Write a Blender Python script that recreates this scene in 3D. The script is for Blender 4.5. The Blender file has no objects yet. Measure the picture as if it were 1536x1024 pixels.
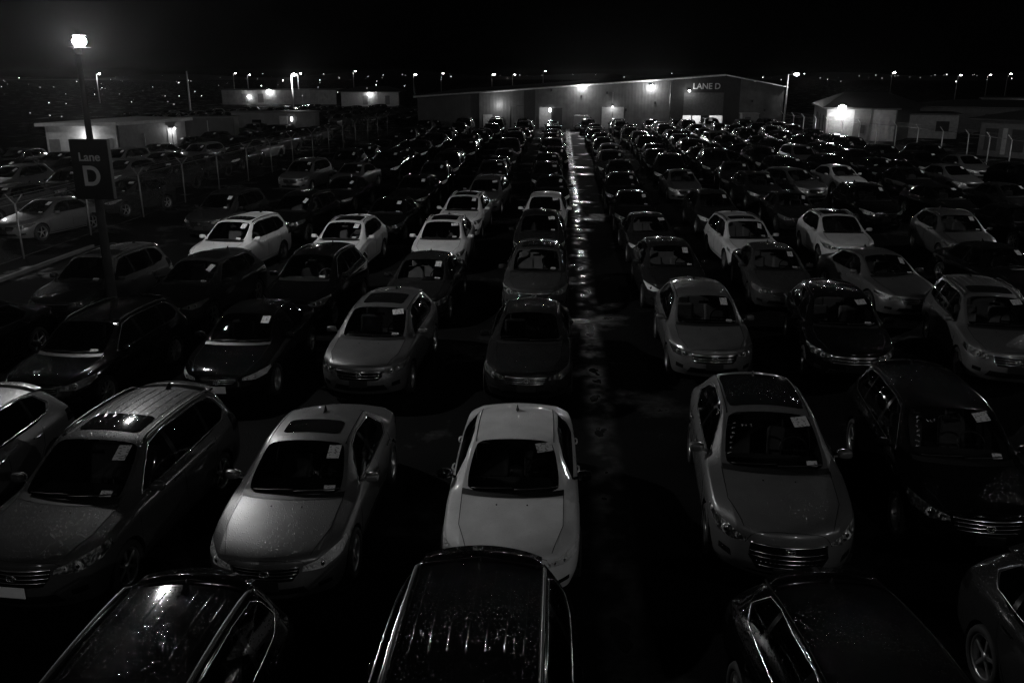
import bpy, bmesh, math, random
from mathutils import Vector, Matrix
from mathutils.bvhtree import BVHTree
random.seed(7)
sc = bpy.context.scene
COL = sc.collection
PI = math.pi
R = math.radians

# ------------------------------------------------------------------ materials
MATS = {}
def nmat(name):
    m = bpy.data.materials.new(name); m.use_nodes = True
    nt = m.node_tree; nt.nodes.clear()
    out = nt.nodes.new('ShaderNodeOutputMaterial')
    MATS[name] = m
    return m, nt, out
def N(nt, typ, **kw):
    n = nt.nodes.new(typ)
    for k, v in kw.items():
        if k.startswith('i_'):
            key = k[2:].replace('_', ' ')
            n.inputs[int(key) if key.isdigit() else key].default_value = v
        else:
            setattr(n, k, v)
    return n
def L(nt, a, b): nt.links.new(a, b)
def g4(v): return (v, v, v, 1)

def drops_bump(nt, scale, dist, lo, hi, strength=1.0):
    """rain droplets: sparse smooth bumps on up-facing surfaces"""
    tc = N(nt, 'ShaderNodeTexCoord')
    vo = N(nt, 'ShaderNodeTexVoronoi', i_Scale=scale, i_Randomness=1.0); vo.feature = 'F1'
    L(nt, tc.outputs['Object'], vo.inputs['Vector'])
    mr = N(nt, 'ShaderNodeMapRange', i_1=0.0, i_2=0.42, i_3=1.0, i_4=0.0); mr.interpolation_type = 'SMOOTHSTEP'
    L(nt, vo.outputs['Distance'], mr.inputs[0])
    sep = N(nt, 'ShaderNodeSeparateColor'); L(nt, vo.outputs['Color'], sep.inputs[0])
    no = N(nt, 'ShaderNodeTexNoise', i_Scale=2.2, i_Detail=3.0)
    L(nt, tc.outputs['Object'], no.inputs['Vector'])
    ad = N(nt, 'ShaderNodeMath', operation='ADD'); L(nt, sep.outputs[0], ad.inputs[0]); L(nt, no.outputs[0], ad.inputs[1])
    th = N(nt, 'ShaderNodeMapRange', i_1=lo, i_2=hi, i_3=0.0, i_4=1.0); L(nt, ad.outputs[0], th.inputs[0])
    geo = N(nt, 'ShaderNodeNewGeometry'); sx = N(nt, 'ShaderNodeSeparateXYZ'); L(nt, geo.outputs['Normal'], sx.inputs[0])
    up = N(nt, 'ShaderNodeMapRange', i_1=0.15, i_2=0.6, i_3=0.0, i_4=1.0); L(nt, sx.outputs['Z'], up.inputs[0])
    m1 = N(nt, 'ShaderNodeMath', operation='MULTIPLY'); L(nt, mr.outputs[0], m1.inputs[0]); L(nt, th.outputs[0], m1.inputs[1])
    m2 = N(nt, 'ShaderNodeMath', operation='MULTIPLY'); L(nt, m1.outputs[0], m2.inputs[0]); L(nt, up.outputs[0], m2.inputs[1])
    bp = N(nt, 'ShaderNodeBump', i_Strength=strength, i_Distance=dist); L(nt, m2.outputs[0], bp.inputs['Height'])
    return bp, m2

def paint(name, v, metallic, rough, dscale=38, dlo=.86, dhi=1.02, coat=1.0):
    m, nt, out = nmat(name)
    p = N(nt, 'ShaderNodeBsdfPrincipled', i_Metallic=metallic, i_Roughness=rough)
    p.inputs['Specular IOR Level'].default_value = 0.06 if v > .1 else 0.0; p.inputs['Coat Weight'].default_value = coat; p.inputs['Coat Roughness'].default_value = 0.06
    tc = N(nt, 'ShaderNodeTexCoord')
    no = N(nt, 'ShaderNodeTexNoise', i_Scale=3.5, i_Detail=6.0); L(nt, tc.outputs['Object'], no.inputs['Vector'])
    mr = N(nt, 'ShaderNodeMapRange', i_1=0.3, i_2=0.75, i_3=v * 0.86, i_4=v * 1.06); L(nt, no.outputs[0], mr.inputs[0])
    L(nt, mr.outputs[0], p.inputs['Base Color'])
    bp, h = drops_bump(nt, dscale, 0.009, dlo, dhi)
    L(nt, bp.outputs[0], p.inputs['Coat Normal'])
    cr = N(nt, 'ShaderNodeMapRange', i_1=0.0, i_2=0.3, i_3=0.07, i_4=0.12); L(nt, h.outputs[0], cr.inputs[0]); L(nt, cr.outputs[0], p.inputs['Coat Roughness'])
    bp2, _h = drops_bump(nt, dscale, 0.002, dlo, dhi); L(nt, bp2.outputs[0], p.inputs['Normal'])
    # inside of the shell is dark trim
    inn = N(nt, 'ShaderNodeBsdfDiffuse', i_Color=g4(0.02))
    geo = N(nt, 'ShaderNodeNewGeometry'); mx = N(nt, 'ShaderNodeMixShader')
    L(nt, geo.outputs['Backfacing'], mx.inputs[0]); L(nt, p.outputs[0], mx.inputs[1]); L(nt, inn.outputs[0], mx.inputs[2])
    L(nt, mx.outputs[0], out.inputs[0])
    return m
paint('paint_white', 0.66, 0.0, 0.4)
paint('paint_silver', 0.18, 0.6, 0.36)
paint('paint_grey', 0.05, 0.2, 0.4, 40, .9, 1.06)
paint('paint_gun', 0.17, 0.5, 0.4)
paint('paint_dark', 0.018, 0.05, 0.4, 42, .82, 1.0, .95)
paint('paint_black', 0.003, 0.0, 0.4, 42, .66, .85, .95)

def simple(name, v, rough=0.5, metallic=0.0, spec=0.5, bump=None, coat=0.0):
    m, nt, out = nmat(name)
    p = N(nt, 'ShaderNodeBsdfPrincipled', i_Metallic=metallic, i_Roughness=rough)
    p.inputs['Specular IOR Level'].default_value = spec
    p.inputs['Coat Weight'].default_value = coat
    tc = N(nt, 'ShaderNodeTexCoord')
    no = N(nt, 'ShaderNodeTexNoise', i_Scale=4.0, i_Detail=5.0); L(nt, tc.outputs['Object'], no.inputs['Vector'])
    mr = N(nt, 'ShaderNodeMapRange', i_1=0.25, i_2=0.75, i_3=v * 0.75, i_4=v * 1.2); L(nt, no.outputs[0], mr.inputs[0])
    L(nt, mr.outputs[0], p.inputs['Base Color'])
    if bump:
        n2 = N(nt, 'ShaderNodeTexNoise', i_Scale=bump[0], i_Detail=4.0); L(nt, tc.outputs['Object'], n2.inputs['Vector'])
        b = N(nt, 'ShaderNodeBump', i_Strength=1.0, i_Distance=bump[1]); L(nt, n2.outputs[0], b.inputs['Height']); L(nt, b.outputs[0], p.inputs['Normal'])
    L(nt, p.outputs[0], out.inputs[0])
    return m
simple('trim_black', 0.012, 0.45)
simple('gap_black', 0.004, 0.8, spec=0.1)
simple('gloss_black', 0.008, 0.08)
simple('rubber', 0.015, 0.75, spec=0.3)
simple('chrome', 0.75, 0.2, metallic=1.0)
simple('rim_silver', 0.5, 0.3, metallic=0.9)
simple('seat_pale', 0.4, 0.7)
simple('seat_dark', 0.08, 0.7)
simple('cabin', 0.045, 0.6)
simple('lamp_bowl', 0.85, 0.3, metallic=0.15, bump=(30, 0.05))
simple('plate_white', 0.75, 0.4)
simple('steel', 0.32, 0.4, metallic=0.8, bump=(30, 0.001))
simple('pole_dark', 0.07, 0.7, spec=0.1)
simple('wire_dark', 0.05, 0.6)
simple('post_steel', 0.14, 0.5, metallic=0.3)
simple('concrete', 0.06, 0.6, bump=(40, 0.004))
simple('sign_black', 0.012, 0.4)
simple('letter_grey', 0.5, 0.5)
simple('wall_dark', 0.03, 0.7)
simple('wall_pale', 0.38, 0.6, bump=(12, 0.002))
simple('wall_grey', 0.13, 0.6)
simple('roof_dark', 0.05, 0.5, bump=(6, 0.01))
simple('roof_pale', 0.35, 0.35, bump=(4, 0.01))
simple('bark', 0.06, 0.8, bump=(20, 0.01))
simple('leaf', 0.06, 0.5)

def emit(name, s, v=1.0):
    m, nt, out = nmat(name)
    e = N(nt, 'ShaderNodeEmission', i_Color=g4(v), i_Strength=s); L(nt, e.outputs[0], out.inputs[0])
    if name in ('glow_town', 'glow_street', 'glow_small', 'glow_wall'): m.cycles.emission_sampling = 'NONE'
    return m
emit('glow_flood', 60); emit('glow_wall', 110); emit('glow_street', 30); emit('glow_town', 9)
nt = MATS['glow_town'].node_tree; gq = N(nt, 'ShaderNodeNewGeometry'); mq = N(nt, 'ShaderNodeMath', operation='POWER', i_1=3.0); L(nt, gq.outputs['Random Per Island'], mq.inputs[0])
mk = N(nt, 'ShaderNodeMath', operation='MULTIPLY_ADD', i_1=11.0, i_2=0.5); L(nt, mq.outputs[0], mk.inputs[0]); L(nt, mk.outputs[0], [n_ for n_ in nt.nodes if n_.type == 'EMISSION'][0].inputs['Strength'])
emit('glow_small', 12); emit('glow_window', 0.8)

def glass(name, tint, rough=0.02, drops=True):
    m, nt, out = nmat(name)
    tr = N(nt, 'ShaderNodeBsdfTransparent', i_Color=g4(tint)); gl = N(nt, 'ShaderNodeBsdfGlossy', i_Roughness=rough, i_Color=g4(0.9))
    fr = N(nt, 'ShaderNodeFresnel', i_IOR=1.5); mx = N(nt, 'ShaderNodeMixShader')
    if drops:
        bp, h = drops_bump(nt, 40, 0.005, 1.05, 1.18); L(nt, bp.outputs[0], gl.inputs['Normal'])
    L(nt, fr.outputs[0], mx.inputs[0]); L(nt, tr.outputs[0], mx.inputs[1]); L(nt, gl.outputs[0], mx.inputs[2]); L(nt, mx.outputs[0], out.inputs[0])
glass('glass_clear', 0.72); glass('glass_tint', 0.28); glass('glass_lamp', 0.9, drops=False)

def paper():
    m, nt, out = nmat('paper')
    p = N(nt, 'ShaderNodeBsdfPrincipled', i_Roughness=0.6)
    tc = N(nt, 'ShaderNodeTexCoord')
    mp = N(nt, 'ShaderNodeMapping'); mp.inputs['Scale'].default_value = (26, 46, 26); L(nt, tc.outputs['Object'], mp.inputs[0])
    no = N(nt, 'ShaderNodeTexNoise', i_Scale=1.0, i_Detail=2.0); L(nt, mp.outputs[0], no.inputs['Vector'])
    mr = N(nt, 'ShaderNodeMapRange', i_1=0.56, i_2=0.6, i_3=0.72, i_4=0.22); L(nt, no.outputs[0], mr.inputs[0])
    L(nt, mr.outputs[0], p.inputs['Base Color']); L(nt, p.outputs[0], out.inputs[0])
paper()

def corrugated(name, v, pitch):
    m, nt, out = nmat(name)
    p = N(nt, 'ShaderNodeBsdfPrincipled', i_Roughness=0.5, i_Metallic=0.2)
    tc = N(nt, 'ShaderNodeTexCoord')
    no = N(nt, 'ShaderNodeTexNoise', i_Scale=1.2, i_Detail=6.0); L(nt, tc.outputs['Object'], no.inputs['Vector'])
    mr = N(nt, 'ShaderNodeMapRange', i_1=0.3, i_2=0.75, i_3=v * 0.7, i_4=v * 1.2); L(nt, no.outputs[0], mr.inputs[0]); L(nt, mr.outputs[0], p.inputs['Base Color'])
    wv = N(nt, 'ShaderNodeTexWave', i_Scale=0.314 / pitch); wv.bands_direction = 'X'; L(nt, tc.outputs['Object'], wv.inputs['Vector'])
    b = N(nt, 'ShaderNodeBump', i_Strength=1.0, i_Distance=0.008); L(nt, wv.outputs[1], b.inputs['Height']); L(nt, b.outputs[0], p.inputs['Normal'])
    L(nt, p.outputs[0], out.inputs[0])
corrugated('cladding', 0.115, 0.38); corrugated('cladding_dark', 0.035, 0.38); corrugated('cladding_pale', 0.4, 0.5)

def ground_mat():
    m, nt, out = nmat('wet_asphalt')
    p = N(nt, 'ShaderNodeBsdfPrincipled')
    tc = N(nt, 'ShaderNodeTexCoord'); sp = N(nt, 'ShaderNodeSeparateXYZ'); L(nt, tc.outputs['Object'], sp.inputs[0])
    big = N(nt, 'ShaderNodeTexNoise', i_Scale=0.35, i_Detail=6.0, i_Roughness=0.6); L(nt, tc.outputs['Object'], big.inputs['Vector'])
    fine = N(nt, 'ShaderNodeTexNoise', i_Scale=55.0, i_Detail=3.0); L(nt, tc.outputs['Object'], fine.inputs['Vector'])
    # the water lying along the lane
    wob = N(nt, 'ShaderNodeTexNoise', i_Scale=1.3, i_Detail=3.0); L(nt, tc.outputs['Object'], wob.inputs['Vector'])
    wx = N(nt, 'ShaderNodeMath', operation='MULTIPLY_ADD', i_1=0.3, i_2=-0.15); L(nt, wob.outputs[0], wx.inputs[0])
    xx = N(nt, 'ShaderNodeMath', operation='ADD'); L(nt, sp.outputs['X'], xx.inputs[0]); L(nt, wx.outputs[0], xx.inputs[1])
    dx = N(nt, 'ShaderNodeMath', operation='SUBTRACT', i_1=0.85); L(nt, xx.outputs[0], dx.inputs[0])
    ab = N(nt, 'ShaderNodeMath', operation='ABSOLUTE'); L(nt, dx.outputs[0], ab.inputs[0])
    pud = N(nt, 'ShaderNodeMapRange', i_1=0.02, i_2=0.36, i_3=1.0, i_4=0.0); pud.interpolation_type = 'SMOOTHSTEP'; L(nt, ab.outputs[0], pud.inputs[0])
    # broken into pools
    bk_m = N(nt, 'ShaderNodeMapping'); bk_m.inputs['Scale'].default_value = (1.6, 1.3, 1.0); L(nt, tc.outputs['Object'], bk_m.inputs[0])
    bk = N(nt, 'ShaderNodeTexNoise', i_Scale=1.0, i_Detail=3.0); L(nt, bk_m.outputs[0], bk.inputs['Vector'])
    bkr = N(nt, 'ShaderNodeMapRange', i_1=0.4, i_2=0.6, i_3=0.12, i_4=1.0); L(nt, bk.outputs[0], bkr.inputs[0])
    pdm = N(nt, 'ShaderNodeMath', operation='MULTIPLY'); L(nt, pud.outputs[0], pdm.inputs[0]); L(nt, bkr.outputs[0], pdm.inputs[1]); pud = pdm
    # scattered puddles
    pn = N(nt, 'ShaderNodeMapRange', i_1=0.56, i_2=0.66, i_3=0.0, i_4=0.8); L(nt, big.outputs[0], pn.inputs[0])
    wet = N(nt, 'ShaderNodeMath', operation='MAXIMUM'); L(nt, pud.outputs[0], wet.inputs[0]); L(nt, pn.outputs[0], wet.inputs[1])
    rg = N(nt, 'ShaderNodeMapRange', i_1=0.0, i_2=1.0, i_3=0.8, i_4=0.12); L(nt, wet.outputs[0], rg.inputs[0])
    L(nt, rg.outputs[0], p.inputs['Roughness'])
    sl = N(nt, 'ShaderNodeMapRange', i_1=0.0, i_2=1.0, i_3=0.01, i_4=0.5); L(nt, wet.outputs[0], sl.inputs[0]); L(nt, sl.outputs[0], p.inputs['Specular IOR Level'])
    bc = N(nt, 'ShaderNodeMapRange', i_1=0.3, i_2=0.7, i_3=0.006, i_4=0.014); L(nt, big.outputs[0], bc.inputs[0])
    fm = N(nt, 'ShaderNodeMapRange', i_1=0.3, i_2=0.7, i_3=0.6, i_4=1.3); L(nt, fine.outputs[0], fm.inputs[0])
    mu = N(nt, 'ShaderNodeMath', operation='MULTIPLY'); L(nt, bc.outputs[0], mu.inputs[0]); L(nt, fm.outputs[0], mu.inputs[1]); L(nt, mu.outputs[0], p.inputs['Base Color'])
    # bump: grit where dry, ripples across the lane where wet
    rip_m = N(nt, 'ShaderNodeMapping'); rip_m.inputs['Scale'].default_value = (1.0, 3.2, 1.0); L(nt, tc.outputs['Object'], rip_m.inputs[0])
    rip = N(nt, 'ShaderNodeTexNoise', i_Scale=1.0, i_Detail=2.5); L(nt, rip_m.outputs[0], rip.inputs['Vector'])
    b1 = N(nt, 'ShaderNodeBump', i_Distance=0.03); L(nt, wet.outputs[0], b1.inputs['Strength']); L(nt, rip.outputs[0], b1.inputs['Height'])
    iv = N(nt, 'ShaderNodeMapRange', i_1=0.0, i_2=1.0, i_3=0.55, i_4=0.0); L(nt, wet.outputs[0], iv.inputs[0])
    b2 = N(nt, 'ShaderNodeBump', i_Distance=0.012); L(nt, iv.outputs[0], b2.inputs['Strength']); L(nt, fine.outputs[0], b2.inputs['Height']); L(nt, b1.outputs[0], b2.inputs['Normal'])
    L(nt, b2.outputs[0], p.inputs['Normal']); L(nt, p.outputs[0], out.inputs[0])
ground_mat()

def mesh_wire():
    m, nt, out = nmat('chain_link')
    p = N(nt, 'ShaderNodeBsdfPrincipled', i_Base_Color=g4(0.1), i_Metallic=0.3, i_Roughness=0.6)
    tr = N(nt, 'ShaderNodeBsdfTransparent'); mx = N(nt, 'ShaderNodeMixShader')
    uv = N(nt, 'ShaderNodeUVMap'); sp = N(nt, 'ShaderNodeSeparateXYZ'); L(nt, uv.outputs[0], sp.inputs[0])
    vals = []
    for op in ('ADD', 'SUBTRACT'):
        a = N(nt, 'ShaderNodeMath', operation=op); L(nt, sp.outputs[0], a.inputs[0]); L(nt, sp.outputs[1], a.inputs[1])
        s = N(nt, 'ShaderNodeMath', operation='MULTIPLY', i_1=12.0); L(nt, a.outputs[0], s.inputs[0])
        f = N(nt, 'ShaderNodeMath', operation='FRACT'); L(nt, s.outputs[0], f.inputs[0])
        c = N(nt, 'ShaderNodeMath', operation='LESS_THAN', i_1=0.035); L(nt, f.outputs[0], c.inputs[0]); vals.append(c)
    mxx = N(nt, 'ShaderNodeMath', operation='MAXIMUM'); L(nt, vals[0].outputs[0], mxx.inputs[0]); L(nt, vals[1].outputs[0], mxx.inputs[1])
    L(nt, mxx.outputs[0], mx.inputs[0]); L(nt, tr.outputs[0], mx.inputs[1]); L(nt, p.outputs[0], mx.inputs[2]); L(nt, mx.outputs[0], out.inputs[0])
mesh_wire()

# ------------------------------------------------------------------ object helpers
def to_mesh(bm, name, smooth=True):
    me = bpy.data.meshes.new(name); bm.to_mesh(me); bm.free()
    if smooth: me.polygons.foreach_set('use_smooth', [True] * len(me.polygons))
    return me
def obj(name, me, mats, parent=None, loc=(0, 0, 0), rot=(0, 0, 0)):
    if isinstance(me, bmesh.types.BMesh): me = to_mesh(me, name, smooth=False)
    if isinstance(mats, str): mats = [mats]
    if not me.materials:
        for k in mats: me.materials.append(MATS.get(k))
    o = bpy.data.objects.new(name, me); COL.objects.link(o)
    o.location = loc; o.rotation_euler = rot
    if parent: o.parent = parent
    return o
def tag(o, label=None, cat=None, group=None, kind=None):
    if label: o['label'] = label
    if cat: o['category'] = cat
    if group: o['group'] = group
    if kind: o['kind'] = kind
    return o
def empty(name, loc, rz=0.0):
    o = bpy.data.objects.new(name, None); COL.objects.link(o); o.location = loc; o.rotation_euler = (0, 0, rz); o.empty_display_size = 0.2
    return o
def box(bm, c, s, rot=None, bev=0.0, mat=0):
    M = Matrix.Translation(c) @ (rot if rot is not None else Matrix.Identity(4)) @ Matrix.Diagonal((s[0], s[1], s[2], 1))
    r = bmesh.ops.create_cube(bm, size=1.0, matrix=M)
    vs = r['verts']; fs = {f for v in vs for f in v.link_faces}
    for f in fs: f.material_index = mat
    if bev:
        es = list({e for v in vs for e in v.link_edges})
        bmesh.ops.bevel(bm, geom=es, offset=bev, segments=2, profile=0.5, affect='EDGES')
    return bm
def tube(bm, pts, r, seg=6, mat=0, r2=None, cap=True):
    pts = [Vector(p) for p in pts]; n = len(pts); rings = []
    prev = None
    for i, p in enumerate(pts):
        d = (pts[min(i + 1, n - 1)] - pts[max(i - 1, 0)]); d = d.normalized() if d.length > 1e-9 else Vector((0, 0, 1))
        a = prev if prev is not None else (Vector((0, 0, 1)) if abs(d.z) < 0.9 else Vector((1, 0, 0)))
        u = (a - d * a.dot(d)); u = u.normalized() if u.length > 1e-6 else d.orthogonal().normalized()
        prev = u; w = d.cross(u)
        rr = r if r2 is None else r + (r2 - r) * i / max(1, n - 1)
        rings.append([bm.verts.new(p + (u * math.cos(2 * PI * k / seg) + w * math.sin(2 * PI * k / seg)) * rr) for k in range(seg)])
    for a, b in zip(rings, rings[1:]):
        for k in range(seg):
            f = bm.faces.new((a[k], a[(k + 1) % seg], b[(k + 1) % seg], b[k])); f.material_index = mat; f.smooth = True
    if cap:
        for rg in (rings[0][::-1], rings[-1]):
            f = bm.faces.new(rg); f.material_index = mat
    return bm
def ball(bm, c, s, mat=0, u=12, v=8, rot=None):
    M = Matrix.Translation(c) @ (rot or Matrix.Identity(4)) @ Matrix.Diagonal((s[0], s[1], s[2], 1))
    r = bmesh.ops.create_uvsphere(bm, u_segments=u, v_segments=v, radius=1.0, matrix=M)
    for f in {f for q in r['verts'] for f in q.link_faces}: f.material_index = mat; f.smooth = True
    return bm
def lathe_x(bm, prof, n=28, mat=0, closed=False):
    rings = [[bm.verts.new((x, r * math.cos(2 * PI * k / n), r * math.sin(2 * PI * k / n))) for k in range(n)] for x, r in prof]
    pr = list(zip(rings, rings[1:])) + ([(rings[-1], rings[0])] if closed else [])
    for a, b in pr:
        for k in range(n):
            f = bm.faces.new((a[k], a[(k + 1) % n], b[(k + 1) % n], b[k])); f.material_index = mat; f.smooth = True
    return bm
def NB(): return bmesh.new()

# ------------------------------------------------------------------ car bodies
# station: y centre, y at pillar, y at side, half width, belt z, pillar x, pillar z, centre z
T_SEDAN = [
 (-2.34,-2.20,-2.00,.80,.685,.60,.715,.735),(-2.20,-2.08,-1.85,.865,.765,.62,.785,.81),(-1.75,-1.65,-1.50,.89,.855,.65,.88,.905),
 (-1.27,-1.12,-1.05,.90,.915,.685,.95,.97),(-1.13,-.97,-.92,.90,.925,.69,.98,1.0),(-.70,-.62,-.60,.90,.935,.645,1.185,1.235),
 (-.27,-.24,-.27,.90,.94,.585,1.36,1.42),(-.15,-.12,-.14,.90,.942,.572,1.39,1.44),(.35,.35,.35,.90,.95,.565,1.41,1.465),
 (.85,.85,.85,.90,.955,.555,1.385,1.435),(1.02,1.0,1.0,.90,.955,.55,1.36,1.41),(1.40,1.34,1.30,.89,.96,.59,1.17,1.21),
 (1.78,1.66,1.60,.88,.955,.635,1.0,1.035),(1.92,1.8,1.75,.875,.95,.64,.985,1.015),(2.20,2.12,2.0,.85,.93,.63,.965,.99),(2.34,2.26,2.12,.81,.89,.60,.925,.95)]
T_FAST = [
 (-2.36,-2.16,-1.96,.80,.70,.60,.73,.75),(-2.22,-2.06,-1.84,.875,.785,.62,.81,.83),(-1.78,-1.68,-1.52,.905,.87,.65,.90,.925),
 (-1.30,-1.14,-1.06,.915,.93,.69,.965,.985),(-1.16,-1.0,-.94,.915,.94,.70,.995,1.015),(-.70,-.60,-.60,.915,.955,.655,1.19,1.245),
 (-.22,-.2,-.22,.915,.965,.60,1.38,1.435),(-.10,-.08,-.10,.915,.97,.59,1.405,1.46),(.40,.40,.40,.915,.985,.58,1.435,1.49),
 (1.0,1.0,1.0,.915,1.0,.565,1.415,1.465),(1.55,1.52,1.5,.91,1.01,.545,1.355,1.405),(1.80,1.74,1.66,.90,1.01,.565,1.26,1.31),
 (2.08,2.0,1.85,.885,1.0,.60,1.10,1.13),(2.18,2.08,1.95,.875,.985,.62,1.04,1.06),(2.28,2.18,2.05,.85,.93,.62,.98,1.0),(2.34,2.24,2.12,.82,.87,.60,.91,.93)]
T_SUV = [
 (-2.28,-2.12,-1.95,.82,.80,.64,.83,.85),(-2.13,-2.0,-1.82,.885,.885,.66,.905,.925),(-1.75,-1.66,-1.5,.91,.965,.68,.985,1.005),
 (-1.32,-1.18,-1.12,.92,1.01,.71,1.045,1.065),(-1.17,-1.02,-.98,.92,1.02,.72,1.075,1.095),(-.75,-.66,-.66,.92,1.03,.685,1.315,1.365),
 (-.32,-.29,-.32,.92,1.035,.635,1.535,1.585),(-.19,-.16,-.18,.92,1.04,.622,1.565,1.615),(.5,.5,.5,.92,1.05,.615,1.605,1.66),
 (1.2,1.2,1.2,.92,1.06,.605,1.59,1.645),(1.85,1.80,1.78,.91,1.07,.585,1.545,1.595),(1.97,1.90,1.86,.90,1.07,.60,1.45,1.49),
 (2.12,2.04,1.97,.89,1.06,.66,1.20,1.22),(2.19,2.11,2.03,.88,1.05,.68,1.08,1.09),(2.25,2.17,2.08,.86,.98,.68,.99,1.0),(2.28,2.2,2.12,.84,.90,.66,.92,.93)]
T_CROSS = [
 (-2.24,-2.07,-1.90,.81,.76,.62,.79,.81),(-2.10,-1.96,-1.78,.88,.85,.64,.875,.895),(-1.72,-1.62,-1.46,.905,.93,.67,.955,.98),
 (-1.28,-1.13,-1.06,.915,.985,.70,1.02,1.04),(-1.13,-.98,-.93,.915,.995,.71,1.05,1.07),(-.70,-.61,-.61,.915,1.01,.67,1.27,1.32),
 (-.25,-.22,-.25,.915,1.02,.62,1.46,1.515),(-.12,-.09,-.11,.915,1.025,.607,1.49,1.545),(.45,.45,.45,.915,1.04,.60,1.525,1.58),
 (1.05,1.05,1.05,.915,1.055,.585,1.50,1.555),(1.65,1.60,1.58,.905,1.07,.56,1.43,1.48),(1.82,1.75,1.70,.895,1.07,.58,1.335,1.375),
 (2.03,1.94,1.86,.88,1.06,.64,1.15,1.17),(2.12,2.03,1.94,.87,1.04,.665,1.06,1.07),(2.20,2.1,2.02,.85,.96,.66,.97,.98),(2.24,2.15,2.06,.83,.88,.64,.90,.91)]

def cage(T, zs):
    bm = NB(); cr = bm.edges.layers.float.new('crease_edge')
    rings = []
    HV = 12
    for (yc, ye, ys, W, zb, x7, z7, zc) in T:
        P = [(W - .08, ys, zs), (W - .015, ys, zs + .15), (W, ys, zs + (zb - zs) * .58), (W - .008, ys, zb - .11), (W - .055, ys, zb)]
        a = P[4]; b = (x7, ye, z7)
        for t, ob in ((.42, .028), (.86, .014)):
            P.append((a[0] + (b[0] - a[0]) * t + ob * min(1, (z7 - zb) * 3), a[1] + (b[1] - a[1]) * t, a[2] + (b[2] - a[2]) * t))
        P.append(b)
        for x in (x7 - .045, x7 * .62, x7 * .3, 0):
            q = (x / x7) ** 2
            P.append((x, yc + (ye - yc) * q, z7 + (zc - z7) * (1 - q)))
        half = [bm.verts.new(p) for p in P]
        other = [bm.verts.new((-p[0], p[1], p[2])) for p in P[:-1]]
        rings.append(half + other[::-1])      # 0..11 right then mirrored back to 22 (= row 0 left)
    n = len(rings[0])
    for i, (a, b) in enumerate(zip(rings, rings[1:])):
        for k in range(n - 1):
            f = bm.faces.new((a[k], a[k + 1], b[k + 1], b[k]))
            if 8 <= k <= n - 10:
                if i in (4, 5): f.material_index = 1
                elif i in (10, 11): f.material_index = 2
    def end(ring, st, sgn, prof):
        # rows 0..3 below the top row; columns 4..18 across
        yc, ye, ys, W = st[:4]
        cols = list(range(4, n - 4)); grid = []
        for r in range(4):
            row = []
            for c in cols:
                if c == 4: row.append(ring[r])
                elif c == n - 5: row.append(ring[n - 1 - r])
                else:
                    x = ring[c].co.x; z = ring[r].co.z + (0.0)
                    xw = ring[r].co.x
                    xx = x * xw / ring[4].co.x
                    q = min(1, abs(x) / ring[4].co.x) ** 2.5
                    row.append(bm.verts.new((xx, (yc + sgn * prof[r]) * (1 - q) + ys * q + sgn * prof[r] * q * .3, z)))
            grid.append(row)
        grid.append([ring[c] for c in cols])
        for a, b in zip(grid, grid[1:]):
            for k in range(len(cols) - 1):
                vs = (a[k], a[k + 1], b[k + 1], b[k]) if sgn < 0 else (a[k + 1], a[k], b[k], b[k + 1])
                bm.faces.new(vs)
        return grid
    fg = end(rings[0], T[0], -1, (-.06, .06, .055, .02))
    rg = end(rings[-1], T[-1], 1, (-.02, .09, .07, .03))
    bmesh.ops.recalc_face_normals(bm, faces=bm.faces)
    if sum(f.normal.z for f in bm.faces if f.calc_center_median().z > 1.2) < 0:
        bmesh.ops.reverse_faces(bm, faces=bm.faces)
    def crease(a, b, v):
        e = bm.edges.get((a, b))
        if e: e[cr] = max(e[cr], v)
    for i in range(len(rings)):
        rg_ = rings[i]
        if i + 1 < len(rings):
            nx = rings[i + 1]
            for k, v in ((3, .3), (4, .45), (7, .6), (8, .5)):
                if k == 8 and not (4 <= i <= 5 or 10 <= i <= 11): continue
                crease(rg_[k], nx[k], v); crease(rg_[n - 1 - k], nx[n - 1 - k], v)
        if i in (4, 6, 10, 12):
            for k in range(8, n - 9): crease(rg_[k], rg_[k + 1], .6)
        if i == 0:
            for k in range(4, n - 5): crease(rg_[k], rg_[k + 1], .35)
    for g in (fg,):
        for k in range(len(g[0]) - 1): crease(g[1][k], g[1][k + 1], .3)
    return bm

def subdivide(bm, lv):
    me = bpy.data.meshes.new('tmp'); bm.to_mesh(me); bm.free()
    o = bpy.data.objects.new('tmp', me); COL.objects.link(o)
    md = o.modifiers.new('s', 'SUBSURF'); md.levels = lv; md.render_levels = lv; md.boundary_smooth = 'PRESERVE_CORNERS'
    dg = bpy.context.evaluated_depsgraph_get(); dg.update()
    e = o.evaluated_get(dg).to_mesh()
    b2 = NB(); b2.from_mesh(e)
    bpy.data.objects.remove(o); bpy.data.meshes.remove(me)
    for f in b2.faces: f.smooth = True
    return b2

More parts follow.
